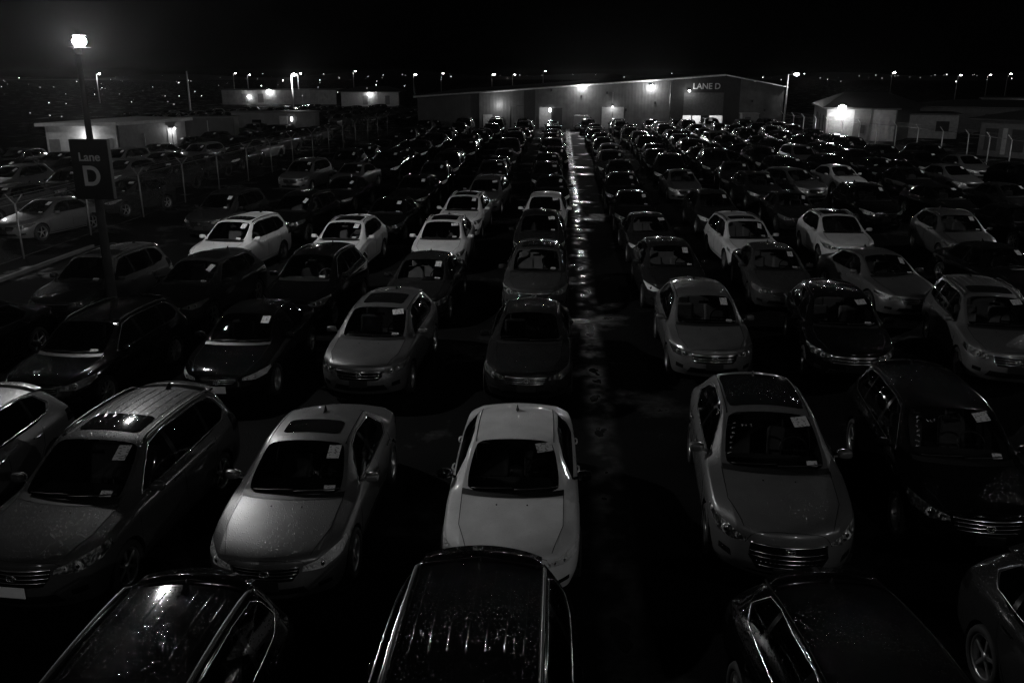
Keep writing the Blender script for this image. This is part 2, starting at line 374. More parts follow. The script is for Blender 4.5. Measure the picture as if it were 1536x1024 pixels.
AX = {'yz': (1, 2), 'xz': (0, 2), 'xy': (0, 1)}
def cut(bm, poly, axes, filt, extra=()):
    """faces of bm inside the convex polygon seen along the third axis, cut cleanly along its outline"""
    i, j = AX[axes]
    area = sum(poly[k][0] * poly[(k + 1) % len(poly)][1] - poly[(k + 1) % len(poly)][0] * poly[k][1] for k in range(len(poly)))
    if area < 0: poly = poly[::-1]
    planes = []
    for k in range(len(poly)):
        p, q = poly[k], poly[(k + 1) % len(poly)]
        nn = Vector((0, 0, 0)); nn[i] = -(q[1] - p[1]); nn[j] = q[0] - p[0]     # inward
        co = Vector((0, 0, 0)); co[i] = p[0]; co[j] = p[1]
        planes.append((co, nn.normalized()))
    planes += [(Vector(c), Vector(nn).normalized()) for c, nn in extra]
    lo = [min(p[k] for p in poly) - .15 for k in (0, 1)]; hi = [max(p[k] for p in poly) + .15 for k in (0, 1)]
    fs = []
    for f in bm.faces:
        c = f.calc_center_median()
        if lo[0] < c[i] < hi[0] and lo[1] < c[j] < hi[1] and filt(f, c): fs.append(f)
    for co, nn in planes:
        geom = list({v for f in fs for v in f.verts}) + list({e for f in fs for e in f.edges}) + fs
        r = bmesh.ops.bisect_plane(bm, geom=geom, dist=1e-5, plane_co=co, plane_no=nn)
        fs = [g for g in r['geom'] if isinstance(g, bmesh.types.BMFace)]
        fs = [f for f in fs if (f.calc_center_median() - co).dot(nn) > 0]
    return fs
def sub_bm(faces, push=0.0):
    b = NB(); mp = {}
    for f in faces:
        for v in f.verts:
            if v not in mp:
                mp[v] = b.verts.new(v.co + v.normal * push)
    for f in faces:
        try: nf = b.faces.new([mp[v] for v in f.verts]); nf.smooth = True
        except ValueError: pass
    return b
def bowl(b, vec, shrink=.93):
    """recess the patch: push it along vec and wall the sides"""
    r = bmesh.ops.extrude_face_region(b, geom=list(b.faces))
    vs = [g for g in r['geom'] if isinstance(g, bmesh.types.BMVert)]
    c = sum((v.co for v in vs), Vector()) / len(vs)
    for v in vs:
        v.co = c + (v.co - c) * shrink + Vector(vec)
    return b

def rim_bm(nsp):
    b = NB()
    lathe_x(b, [(-.09, .245), (.07, .245), (.085, .235), (.06, .225), (-.02, .215)], 28)
    lathe_x(b, [(.0, .215), (-.03, .16), (-.03, .001)], 28, mat=1)
    for k in range(nsp):
        a = 2 * PI * k / nsp; M = Matrix.Rotation(a, 4, 'X')
        for dx in (0.0,):
            box(b, M @ Vector((.045, 0, .13)), (.025, .04, .2), rot=M, bev=.006)
    lathe_x(b, [(.03, .06), (.062, .05), (.068, .001)], 16)
    return b
def tyre_bm():
    b = NB()
    lathe_x(b, [(-.09, .24), (-.105, .27), (-.10, .315), (-.07, .335), (.07, .335), (.10, .315), (.105, .27), (.085, .24)], 32, closed=True)
    return b
def seat_bm():
    b = NB()
    box(b, (0, 0, .42), (.50, .50, .16), bev=.05)
    box(b, (0, .27, .76), (.48, .13, .64), rot=Matrix.Rotation(R(-14), 4, 'X'), bev=.05)
    box(b, (0, .40, 1.13), (.27, .10, .19), rot=Matrix.Rotation(R(-10), 4, 'X'), bev=.04)
    return b

class Kit: pass
def make_kit(T, zs, lv, p):
    """returns entries (name, mesh, mats, lod, parent index, location, side)"""
    K = Kit(); K.e = []
    bm = subdivide(cage(T, zs), lv)
    bm.normal_update()
    bvh = BVHTree.FromBMesh(bm)
    Y0, Y1 = p['wy']
    def top(x, y, off=0.0):
        h = bvh.ray_cast(Vector((x, y, 4)), Vector((0, 0, -1))); return h[0] + h[1] * off if h[0] else Vector((x, y, 1))
    def front(x, z, off=0.0):
        h = bvh.ray_cast(Vector((x, -5, z)), Vector((0, 1, 0))); return h[0] + h[1] * off if h[0] else Vector((x, -2.2, z))
    def back(x, z, off=0.0):
        h = bvh.ray_cast(Vector((x, 5, z)), Vector((0, -1, 0))); return h[0] + h[1] * off if h[0] else Vector((x, 2.2, z))
    def side(s, y, z, off=0.0):
        h = bvh.ray_cast(Vector((s * 4, y, z)), Vector((-s, 0, 0))); return h[0] + h[1] * off if h[0] else Vector((s * .9, y, z))
    def line(fn, pts, n=10, **k):
        o = []
        for a, b in zip(pts, pts[1:]):
            for t in range(n): o.append(fn(a[0] + (b[0] - a[0]) * t / n, a[1] + (b[1] - a[1]) * t / n, **k))
        o.append(fn(*pts[-1], **k)); return o
    def add(name, me, mats, lod=0, par=None, loc=(0, 0, 0), rot=(0, 0, 0)):
        if isinstance(me, bmesh.types.BMesh): me = to_mesh(me, name, smooth=False)
        if isinstance(mats, str): mats = [mats]
        if not me.materials:
            for k in mats: me.materials.append(MATS.get(k))
        K.e.append((name, me, mats, lod, par, loc, rot)); return len(K.e) - 1
    # ---- glass from the cage
    parts = {1: [], 2: []}
    for f in bm.faces:
        if f.material_index in parts: parts[f.material_index].append(f)
    regions = []           # (name, faces, kind)
    used = set()
    regions.append(('windshield', parts[1])); regions.append(('rear_window', parts[2]))
    for s in (1, -1):
        fl = lambda f, c, s=s: c.x * s > .4 and f.normal.x * s > .3 and c.z > .85 and f.material_index == 0
        for nm, poly in p['glass']:
            fs = cut(bm, poly, 'yz', fl)
            for f in fs: f.material_index = 9
            regions.append((nm, fs))
    for s in (1, -1):
        fl = lambda f, c, s=s: c.x * s > 0 and c.y < p['hl_back'] + .3 and c.z > .45 and f.material_index == 0 and f.normal.y < .35
        fs = cut(bm, [(x * s, z) for x, z in p['headlight']], 'xz', fl, extra=[((0, p['hl_back'], 0), (0, -1, 0))])
        for f in fs: f.material_index = 9
        regions.append(('headlight', fs))
        fl = lambda f, c, s=s: c.y < -1.7 and f.material_index == 0
        fs = cut(bm, [(x * s, z) for x, z in p['fog']], 'xz', fl)
        for f in fs: f.material_index = 9
        regions.append(('fog_light', fs))
        fl = lambda f, c, s=s: c.x * s > 0 and c.y > 1.7 and f.material_index == 0
        fs = cut(bm, [(x * s, z) for x, z in p['tail']], 'xz', fl, extra=[((0, 1.78, 0), (0, 1, 0))])
        for f in fs: f.material_index = 9
        regions.append(('tail_light', fs))
    fl = lambda f, c: c.y < -1.8 and f.material_index == 0 and f.normal.y < -.3
    fs = cut(bm, p['grille'], 'xz', fl)
    for f in fs: f.material_index = 9
    regions.append(('grille', fs))
    fs = cut(bm, p['intake'], 'xz', fl)
    for f in fs: f.material_index = 9
    regions.append(('lower_intake', fs))
    # wheel arches
    dead = []
    for s in (1, -1):
        for y in (Y0, Y1):
            ra = .385
            poly = [(y + ra * math.cos(2 * PI * k / 20), .335 + ra * math.sin(2 * PI * k / 20)) for k in range(20)]
            fl = lambda f, c, s=s: c.x * s > .55 and f.material_index == 0
            dead += cut(bm, poly, 'yz', fl)
    for f in dead: f.material_index = 9
    bm.normal_update()
    # ---- body
    bfaces = [f for f in bm.faces if f.material_index == 0]
    body = sub_bm(bfaces)
    gapm = 1
    def seam(pts, r=.0045): tube(body, pts, r, 4, mat=gapm)
    hx, hb = p['hood']
    for s in (1, -1):
        seam(line(top, [(s * hx[0], hb[0]), (s * hx[1], hb[1]), (s * hx[2], hb[2])], 8))
        d0, d1, d2, zb_, zt = p['doors']
        seam(line(lambda a, b: side(s, a, b), [(d0, zt - .02), (d0 - .02, zs + .12)], 6))
        seam(line(lambda a, b: side(s, a, b), [(d1, zt), (d1 + .02, zs + .12)], 6))
        seam(line(lambda a, b: side(s, a, b), [(d2, zt), (d2 - .04, .72), (d2 - .18, .52), (d2 - .26, zs + .14)], 5))
        seam(line(lambda a, b: side(s, a, b), [(d0, zs + .13), (d2 - .26, zs + .13)], 14))
        # roof ditch
        seam(line(top, [(s * p['ditch'], p['roof'][0] + .02), (s * p['ditch'], (p['roof'][0] + p['roof'][1]) / 2), (s * (p['ditch'] - .012), p['roof'][1])], 10), r=.007)
    seam(line(top, [(-hx[2], hb[2]), (-hx[2] * .5, hb[2] - .06), (0, hb[2] - .08), (hx[2] * .5, hb[2] - .06), (hx[2], hb[2])], 5))
    # hood washer nozzles
    for s in (1, -1): ball(body, top(s * .2, p['cowl'] - .22), (.012, .016, .007), mat=gapm, u=8, v=5)
    for x in p.get('ribs', []):
        r0, r1 = p['roof']
        tube(body, line(top, [(x, r0 + .55), (x, r1 - .30)], 14, off=-.004), .010, 6, mat=0)
    if p.get('spoiler'):
        y = p['roof'][1]
        c = top(0, y - .06)
        for k in range(1):
            vs = []
            n = 14
            for t in range(n + 1):
                x = -.56 + 1.12 * t / n
                q = (abs(x) / .56) ** 2
                a = top(x, y - .12 - .06 * q); zz = a.z + .012
                vs.append((Vector((x, y - .16 - .05 * q, zz + .004)), Vector((x, y + .17 - .1 * q, zz - .035)), Vector((x, y + .17 - .1 * q, zz - .065)), Vector((x, y - .12, zz - .05))))
            rows = [[body.verts.new(w) for w in v] for v in vs]
            for a, b in zip(rows, rows[1:]):
                for k2 in range(4):
                    f = body.faces.new((a[k2], b[k2], b[(k2 + 1) % 4], a[(k2 + 1) % 4])); f.smooth = True
            for rr in (rows[0][::-1], rows[-1]): body.faces.new(rr)
        seam([Vector((-.5, y - .165, top(-.5, y - .165).z + .012)), Vector((0, y - .115, top(0, y - .115).z + .018)), Vector((.5, y - .165, top(.5, y - .165).z + .012))], .01)
    me = to_mesh(body, 'body', smooth=False)
    K.body = add('body', me, ['PAINT', 'gap_black'])
    # ---- patches
    for nm, fs in regions:
        if not fs: continue
        if nm in ('windshield', 'rear_window'):
            add(nm, sub_bm(fs), 'glass_clear' if nm == 'windshield' else 'glass_tint')
        elif nm in ('side_window', 'quarter_window'):
            add(nm, sub_bm(fs), 'glass_tint')
        elif nm == 'door_pillar':
            add(nm, sub_bm(fs), 'gloss_black')
        elif nm == 'tail_light':
            add(nm, sub_bm(fs), 'gloss_black', lod=1)
        elif nm == 'headlight':
            s = 1 if fs[0].calc_center_median().x > 0 else -1
            b = bowl(sub_bm(fs), (-s * .012, .045, -.012), .92)
            c = sum((f.calc_center_median() for f in fs), Vector()) / len(fs)
            for dx, rr in p['lenses']:
                z = p['lens_z'] + abs(dx - .6) * .12
                q = front(s * dx, z)
                tube(b, [q + Vector((0, .012, 0)), q + Vector((0, .045, 0))], rr * 1.25, 16, mat=0)
                ball(b, q + Vector((0, .026, 0)), (rr, rr * .6, rr), mat=2, u=12, v=8)
            hi = add('headlight', b, ['lamp_bowl', 'gap_black', 'chrome'])
            lens = sub_bm(fs)
            bd = [e for e in lens.edges if e.is_boundary]
            add('lamp_cover', lens, 'glass_lamp', lod=1, par=hi)
        elif nm == 'grille':
            b = bowl(sub_bm(fs), (0, .05, 0), .96)
            gi = add('grille', b, ['gap_black'])
            bb = NB()
            xs = [q[0] for q in p['grille']]; zsx = [q[1] for q in p['grille']]
            for z in p['slats']:
                # half width of the outline at z
                w = 0
                pl = p['grille']
                for k in range(len(pl)):
                    a, c2 = pl[k], pl[(k + 1) % len(pl)]
                    if (a[1] - z) * (c2[1] - z) <= 0 and a[1] != c2[1]:
                        w = max(w, abs(a[0] + (c2[0] - a[0]) * (z - a[1]) / (c2[1] - a[1])))
                w *= .98
                tube(bb, [front(-w + 2 * w * t / 16, z, off=-.012) for t in range(17)], .014, 6)
            if p.get('chrome_top'):
                zt = max(zsx); w = max(abs(q[0]) for q in pl if q[1] > zt - .02)
                tube(bb, [front(-w + 2 * w * t / 16, zt - .008, off=.002) for t in range(17)], .017, 6)
            add('grille_bars', bb, 'chrome', lod=1, par=gi)
            em = NB(); c = front(0, p['emblem_z'], off=.006)
            for k, (ra, rb) in enumerate(((.062, .043), (.026, .043), (.05, .018))):
                tube(em, [c + Vector((ra * math.cos(2 * PI * t / 24), -.004, rb * math.sin(2 * PI * t / 24) + (.012 if k == 2 else 0))) for t in range(25)], .0065, 6)
            add('emblem', em, 'chrome', lod=1, par=gi)
        elif nm == 'lower_intake':
            b = bowl(sub_bm(fs), (0, .06, 0), .95); add(nm, b, 'gap_black', lod=0)
        elif nm == 'fog_light':
            b = bowl(sub_bm(fs), (0, .04, 0), .9)
            cx = sum(q[0] for q in p['fog']) / len(p['fog']); cz = sum(q[1] for q in p['fog']) / len(p['fog'])
            s = 1 if fs[0].calc_center_median().x > 0 else -1
            ball(b, front(s * cx, cz) + Vector((0, .035, 0)), (.032, .02, .032), mat=1, u=10, v=6)
            add(nm, b, ['gap_black', 'chrome'], lod=1)
    # window surround trim
    if p.get('trim'):
        for s in (1, -1):
            b = NB()
            pts = line(lambda a, c: side(s, a, c, off=.003), p['trim'] + [p['trim'][0]], 7)
            tube(b, pts, .0062, 5); add('window_trim', b, p['trim_mat'], lod=0)
    # cowl panel + wipers
    b = NB()
    for sx, x0, x1 in ((1, -.55, .0), (1, .02, .6)):
        y = p['cowl']
        tube(b, [top(x0 + (x1 - x0) * t / 8, y + .05 + .14 * (abs(x0 + (x1 - x0) * t / 8) / .7) ** 2 + .03 * t / 8, off=.014) for t in range(9)], .009, 5)
    add('wiper', b, 'trim_black', lod=1)
    b = NB(); y = p['cowl']
    rows = []
    for t in range(17):
        x = -.68 + 1.36 * t / 16; yy = y + .15 * (abs(x) / .7) ** 2
        rows.append([b.verts.new(top(x, yy - .09, off=.004)), b.verts.new(top(x, yy + .02, off=.004))])
    for a, c in zip(rows, rows[1:]):
        f = b.faces.new((a[0], c[0], c[1], a[1])); f.smooth = True
    add('cowl', b, 'trim_black', lod=1)
    # mirrors
    for s in (1, -1):
        zb = p['mz']; b = NB()
        c = side(s, p['my'], zb - .02); cx = c + Vector((s * .15, 0, .05))
        M = Matrix.Rotation(s * R(12), 4, 'Z')
        bb = NB(); bmesh.ops.create_cube(bb, size=1.0)
        bmesh.ops.subdivide_edges(bb, edges=bb.edges[:], cuts=3, use_grid_fill=True)
        for v in bb.verts:
            w = v.co * 2; sph = w.normalized() * .62 * 1.4; q = w.lerp(sph, .62)
            if q.y > .2: q.y = .2 + (q.y - .2) * .3
            t = 1 - .22 * max(0, -s * q.x) * (1 if q.y < .2 else .5)
            v.co = cx + M @ Vector((q.x * .108, q.y * .08, q.z * .068 * t))
        for f in bb.faces: f.smooth = True
        tube(bb, [c + Vector((-s * .02, 0, -.01)), c + Vector((s * .06, 0, .015)), cx + Vector((0, 0, -.03))], .022, 6)
        mi = add('mirror', bb, ['PAINT'])
        ball(b, cx + M @ Vector((0, .05, 0)), (.095, .012, .058), u=14, v=6); add('mirror_glass', b, 'chrome', lod=2, par=mi)
        # handles
        for y, z in p['handles']:
            b = NB(); pp = [side(s, y - .1, z, off=.012), side(s, y - .05, z, off=.03), side(s, y + .05, z, off=.03), side(s, y + .1, z, off=.012)]
            tube(b, pp, .014, 6); add('door_handle', b, [p['handle_mat']], lod=1)
    # plate
    b = NB(); q = front(0, p['plate_z'], off=.02)
    box(b, q, (.36, .012, .14), bev=.004); K.plate = len(K.e); add('number_plate', b, p['plate_mat'], lod=1)
    # antenna fin
    b = NB(); q = top(0, p['roof'][1] - .28)
    vs = [(0, -.10, 0), (.025, .02, 0), (.022, .07, 0), (-.022, .07, 0), (-.025, .02, 0), (0, .075, .075), (0, .045, .078)]
    V = [b.verts.new(q + Vector(v)) for v in vs]
    for f in ((0, 1, 6), (0, 6, 4), (1, 2, 5, 6), (4, 6, 5, 3), (2, 3, 5)): b.faces.new([V[k] for k in f])
    add('antenna_fin', b, 'gloss_black', lod=1)
    # sunroof panel
    x0, ya, yb = p['sunroof']
    b = NB(); rows = []
    for i in range(9):
        row = []
        for j in range(13):
            x = -x0 + 2 * x0 * j / 12; y = ya + (yb - ya) * i / 8
            # rounded corners
            ex = max(0, abs(x) - (x0 - .09)) / .09; ey = max(0, abs(y - (ya + yb) / 2) - (abs(yb - ya) / 2 - .07)) / .07
            l = math.hypot(ex, ey)
            if l > 1:
                x = math.copysign(x0 - .09 + .09 * ex / l, x) if ex else x
                y = (ya + yb) / 2 + math.copysign(abs(yb - ya) / 2 - .07 + .07 * ey / l, y - (ya + yb) / 2) if ey else y
            row.append(b.verts.new(top(x, y, off=.005)))
        rows.append(row)
    for a, c in zip(rows, rows[1:]):
        for j in range(12): f = b.faces.new((a[j], a[j + 1], c[j + 1], c[j])); f.smooth = True
    bmesh.ops.recalc_face_normals(b, faces=b.faces)
    tube(b, [v.co + Vector((0, 0, -.001)) for v in rows[0] + [r[-1] for r in rows[1:]] + rows[-1][-2::-1] + [r[0] for r in rows[-2::-1]]], .006, 4)
    K.sunroof = len(K.e); add('sunroof', b, 'gloss_drops', lod=1)
    # roof rails
    K.rails = []
    if p.get('rails'):
        for s in (1, -1):
            r0, r1 = p['roof']; b = NB(); x = p['ditch'] - .012
            pts = [top(s * x, r0 + .12), top(s * x, r0 + .2, off=.035)] + [top(s * x, r0 + .2 + (r1 - r0 - .5) * t / 10, off=.042) for t in range(1, 10)] + [top(s * x, r1 - .26, off=.035), top(s * x, r1 - .16)]
            tube(b, pts, .016, 6)
            K.rails.append(len(K.e)); add('roof_rail', b, p.get('rail_mat', 'trim_black'), lod=1)
    # papers
    K.papers = []
    def sheet(x0, x1, y0, y1, nm, sk=0.0):
        b = NB(); rr = [[b.verts.new(top(x0 + (x1 - x0) * i / 4 + sk * (j / 4 - .5), y0 - sk * i / 4 + (y1 - y0) * j / 4 + .12 * ((x0 + (x1 - x0) * i / 4) / .7) ** 2, off=.006)) for i in range(5)] for j in range(5)]
        for a, c in zip(rr, rr[1:]):
            for i in range(4): f = b.faces.new((a[i], a[i + 1], c[i + 1], c[i]))
        bmesh.ops.recalc_face_normals(b, faces=b.faces)
        K.papers.append(len(K.e)); add(nm, b, 'paper', lod=0)
    yw0, yw1 = p['cowl'], p['roof'][0]
    w = yw1 - yw0
    sheet(.34, .50, yw0 + w * .64, yw0 + w * .9, 'windshield_paper')
    sheet(.40, .54, yw0 + w * .08, yw0 + w * .17, 'windshield_sticker')
    sheet(.38, .51, yw0 + w * .56, yw0 + w * .86, 'windshield_paper', .05)
    sheet(.30, .52, yw0 + w * .72, yw0 + w * .89, 'windshield_paper', -.04)
    # marker writing on the glass
    b = NB(); rnd = random.Random(len(T) + int(zs * 100))
    for k in range(7):
        x = -.57 + k * .016; y = yw0 + w * (.20 + .085 * k)
        q = [(x + rnd.uniform(-.028, .028), y + .1 + rnd.uniform(-.022, .022)) for _ in range(5)]
        tube(b, line(top, q, 3, off=.003), .0024, 4)
    for k in range(3):
        x = -.36 + k * .05; y = yw0 + w * .74
        q = [(x + rnd.uniform(-.02, .02), y + rnd.uniform(-.03, .03)) for _ in range(4)]
        tube(b, line(top, q, 3, off=.003), .0024, 4)
    K.writing = len(K.e); add('marker_writing', b, 'letter_grey', lod=2)
    # wheels
    tb = to_mesh(tyre_bm(), 'wheel', smooth=False); rb = to_mesh(rim_bm(p['spokes']), 'rim', smooth=False)
    for s in (1, -1):
        for y in (Y0, Y1):
            xw = p['track']
            wi = add('wheel', tb, 'rubber', loc=(s * xw, y, .335), rot=(0, 0, 0 if s > 0 else PI))
            add('rim', rb, ['rim_silver', 'gap_black'], lod=1, par=wi)
    # underbody with wheel wells
    b = NB()
    box(b, (0, 0, .42), (1.24, 3.9, .36))
    for s in (1, -1):
        box(b, (s * .72, (Y0 + Y1) / 2, .40), (.26, Y1 - Y0 - .82, .3))
        for y in (Y0, Y1):
            rr = []
            for x in (.60, .875):
                rr.append([b.verts.new((s * x, y + .40 * math.cos(PI * k / 14), .33 + .40 * math.sin(PI * k / 14))) for k in range(15)])
            for k in range(14): b.faces.new((rr[0][k], rr[0][k + 1], rr[1][k + 1], rr[1][k]))
            b.faces.new(rr[0])
    add('underbody', b, 'gap_black')
    # cabin
    sm = to_mesh(seat_bm(), 'seat', smooth=False)
    zf = p['seat_dz']
    K.seats = []
    for x in (.36, -.36):
        K.seats.append(len(K.e)); add('seat', sm, ['SEAT'], lod=1, loc=(x, .05, zf))
    b = NB(); box(b, (0, 1.0, .45 + zf), (1.2, .5, .2), bev=.05); box(b, (0, 1.24, .75 + zf), (1.2, .14, .6), rot=Matrix.Rotation(R(-16), 4, 'X'), bev=.05)
    for x in (-.38, .38): box(b, (x, 1.36, 1.08 + zf), (.25, .09, .14), bev=.03)
    K.seats.append(len(K.e)); add('rear_seat', b, ['SEAT'], lod=1)
    b = NB(); box(b, (0, p['cowl'] + .42, p['mz'] - .20), (1.34, .50, .3), bev=.07); box(b, (0, -.05, .52 + zf), (.2, .9, .24), bev=.03)
    add('dashboard', b, 'cabin', lod=1)
    b = NB(); M = Matrix.Translation((.36, p['cowl'] + .80, p['mz'] - .06)) @ Matrix.Rotation(R(64), 4, 'X')
    tube(b, [M @ Vector((.19 * math.cos(2 * PI * t / 24), .19 * math.sin(2 * PI * t / 24), 0)) for t in range(25)], .016, 6)
    for a in (0, PI, 1.5 * PI): tube(b, [M @ Vector((0, 0, 0)), M @ Vector((.19 * math.cos(a), .19 * math.sin(a), 0))], .02, 5)
    add('steering_wheel', b, 'trim_black', lod=2)
    b = NB(); q = top(0, p['roof'][0] - .10); box(b, q + Vector((0, .03, -.10)), (.22, .03, .06), bev=.01); tube(b, [q + Vector((0, 0, -.01)), q + Vector((0, .03, -.1))], .008, 5)
    add('rear_view_mirror', b, 'trim_black', lod=2)
    bm.free()
    return K

# dark panel with rain on it
m, nt, out = nmat('gloss_drops')
pn = N(nt, 'ShaderNodeBsdfPrincipled', i_Base_Color=g4(0.006), i_Roughness=0.035); bp, h = drops_bump(nt, 36, 0.008, 0.95, 1.1)
L(nt, bp.outputs[0], pn.inputs['Normal']); L(nt, pn.outputs[0], out.inputs[0])

G_SEDAN = [('side_window', [(-.66, .985), (.16, .985), (.14, 1.362), (-.16, 1.325), (-.42, 1.205)]), ('door_pillar', [(.16, .985), (.26, .985), (.23, 1.362), (.14, 1.362)]),
           ('side_window', [(.26, .985), (.98, .995), (1.22, 1.07), (.90, 1.315), (.23, 1.362)])]
G_FAST = [('side_window', [(-.66, 1.0), (.18, 1.015), (.15, 1.385), (-.14, 1.345), (-.40, 1.21)]), ('door_pillar', [(.18, 1.015), (.28, 1.015), (.24, 1.387), (.15, 1.385)]),
          ('side_window', [(.28, 1.015), (.98, 1.04), (1.42, 1.15), (1.25, 1.275), (.86, 1.37), (.24, 1.387)])]
G_SUV = [('side_window', [(-.74, 1.085), (.12, 1.085), (.10, 1.55), (-.22, 1.505), (-.52, 1.32)]), ('door_pillar', [(.12, 1.085), (.22, 1.085), (.19, 1.555), (.10, 1.55)]),
         ('side_window', [(.22, 1.085), (1.05, 1.095), (1.10, 1.545), (.19, 1.555)]), ('door_pillar', [(1.05, 1.095), (1.13, 1.10), (1.17, 1.543), (1.10, 1.545)]),
         ('quarter_window', [(1.13, 1.10), (1.55, 1.15), (1.72, 1.25), (1.66, 1.40), (1.55, 1.50), (1.17, 1.543)])]
G_CROSS = [('side_window', [(-.68, 1.055), (.14, 1.065), (.12, 1.47), (-.18, 1.425), (-.46, 1.26)]), ('door_pillar', [(.14, 1.065), (.24, 1.065), (.21, 1.475), (.12, 1.47)]),
           ('side_window', [(.24, 1.065), (.96, 1.08), (1.02, 1.46), (.21, 1.475)]), ('door_pillar', [(.96, 1.08), (1.04, 1.085), (1.09, 1.456), (1.02, 1.46)]),
           ('quarter_window', [(1.04, 1.085), (1.36, 1.15), (1.50, 1.25), (1.36, 1.405), (1.09, 1.456)])]
BASE = dict(track=.80, spokes=5, seat_dz=0, handle_mat='PAINT', plate_mat='trim_black', trim_mat='chrome')
P_SEDAN = dict(BASE, wy=(-1.40, 1.34), glass=G_SEDAN, headlight=[(.43, .585), (.66, .565), (.84, .64), (.90, .79), (.82, .765), (.62, .705), (.45, .655)], hl_back=-1.66,
    lenses=[(.52, .035), (.64, .048)], lens_z=.625, fog=[(.60, .33), (.74, .34), (.74, .41), (.60, .40)], tail=[(.5, .74), (.9, .74), (.9, .86), (.55, .86)],
    grille=[(-.40, .575), (-.33, .49), (.33, .49), (.40, .575), (.41, .655), (-.41, .655)], intake=[(-.5, .30), (.5, .30), (.45, .40), (-.45, .40)], slats=(.525, .565, .605), chrome_top=True, emblem_z=.59,
    hood=((.675, .66, .50), (-1.05, -1.7, -2.24)), doors=(-.98, .21, 1.16, .2, .95), ditch=.545, roof=(-.27, 1.02), cowl=-1.13, mz=1.0, my=-.60, handles=((.02, .83), (.98, .845)), plate_z=.45,
    trim=[(-.72, .975), (1.02, .985), (1.27, 1.065), (.90, 1.33), (.2, 1.378), (-.17, 1.34)], sunroof=(.40, -.05, .38))
P_SEDAN2 = dict(P_SEDAN, headlight=[(.46, .60), (.68, .585), (.84, .63), (.89, .745), (.80, .735), (.62, .695), (.47, .65)], lenses=[(.54, .04), (.66, .04)], trim=None, spokes=7,
    grille=[(-.36, .60), (-.30, .52), (.30, .52), (.36, .60), (.36, .65), (-.36, .65)], slats=(.56, .60), intake=[(-.48, .29), (.48, .29), (.56, .42), (-.56, .42)])
P_FAST = dict(BASE, wy=(-1.42, 1.34), glass=G_FAST, headlight=[(.48, .605), (.66, .575), (.80, .60), (.92, .80), (.84, .77), (.64, .70), (.50, .66)], hl_back=-1.60,
    lenses=[(.58, .03), (.70, .05)], lens_z=.635, fog=[(.64, .36), (.78, .38), (.78, .46), (.66, .44)], tail=[(.5, .80), (.9, .80), (.9, .90), (.5, .90)],
    grille=[(-.47, .47), (-.36, .32), (.36, .32), (.47, .47), (.44, .62), (-.44, .62)], intake=[(-.5, .24), (.5, .24), (.44, .285), (-.44, .285)], slats=(.37, .42, .47, .52), chrome_top=True, emblem_z=.575,
    hood=((.69, .67, .50), (-1.06, -1.72, -2.24)), doors=(-1.0, .23, 1.2, .2, .98), ditch=.556, roof=(-.22, 1.55), cowl=-1.16, mz=1.02, my=-.60, handles=((.04, .86), (1.0, .88)), plate_z=.30,
    trim=[(-.74, .985), (.9, 1.02), (1.47, 1.145), (1.28, 1.29), (.86, 1.385), (.2, 1.40), (-.15, 1.36)], sunroof=(.52, -.04, 1.35), spokes=5)
P_SUV = dict(BASE, wy=(-1.36, 1.34), glass=G_SUV, headlight=[(.46, .70), (.70, .675), (.86, .74), (.93, .91), (.85, .885), (.66, .83), (.48, .775)], hl_back=-1.62,
    lenses=[(.56, .038), (.68, .048)], lens_z=.745, fog=[(.62, .40), (.76, .42), (.76, .50), (.62, .48)], tail=[(.7, .85), (.95, .85), (.95, 1.15), (.74, 1.15)],
    grille=[(-.43, .66), (-.36, .57), (.36, .57), (.43, .66), (.44, .775), (-.44, .775)], intake=[(-.55, .33), (.55, .33), (.48, .46), (-.48, .46)], slats=(.615, .665, .715), chrome_top=True, emblem_z=.68,
    hood=((.705, .69, .54), (-1.12, -1.7, -2.16)), doors=(-1.02, .17, 1.2, .22, 1.04), ditch=.598, roof=(-.32, 1.85), cowl=-1.17, mz=1.10, my=-.68, handles=((-.02, .93), (.98, .945)), plate_z=.52,
    trim=[(-.80, 1.075), (1.55, 1.14), (1.77, 1.24), (1.70, 1.42), (1.56, 1.515), (1.1, 1.56), (.2, 1.57), (-.23, 1.52)], sunroof=(.44, -.08, .42), rails=True, spoiler=True, seat_dz=.12,
    ribs=(-.45, -.30, -.15, 0, .15, .30, .45), spokes=6)
P_CROSS = dict(BASE, wy=(-1.34, 1.30), glass=G_CROSS, headlight=[(.46, .68), (.68, .64), (.82, .68), (.93, .87), (.84, .84), (.64, .775), (.48, .73)], hl_back=-1.52,
    lenses=[(.60, .05), (.72, .035)], lens_z=.705, fog=[(.62, .38), (.76, .40), (.76, .49), (.62, .46)], tail=[(.6, .82), (.95, .82), (.95, 1.02), (.66, 1.02)],
    grille=[(-.45, .60), (-.38, .54), (.38, .54), (.45, .60), (.46, .72), (-.46, .72)], intake=[(-.55, .31), (.55, .31), (.48, .44), (-.48, .44)], slats=(.58, .635, .69), chrome_top=True, emblem_z=.65,
    hood=((.70, .685, .52), (-1.06, -1.68, -2.12)), doors=(-.98, .19, 1.1, .22, 1.02), ditch=.58, roof=(-.25, 1.65), cowl=-1.13, mz=1.07, my=-.63, handles=((0, .90), (.92, .92)), plate_z=.48,
    trim=[(-.75, 1.045), (1.36, 1.14), (1.55, 1.245), (1.38, 1.42), (1.1, 1.47), (.2, 1.49), (-.19, 1.44)], sunroof=(.44, -.02, .75), spoiler=True, seat_dz=.08, rails=True, rail_mat='chrome', spokes=5)

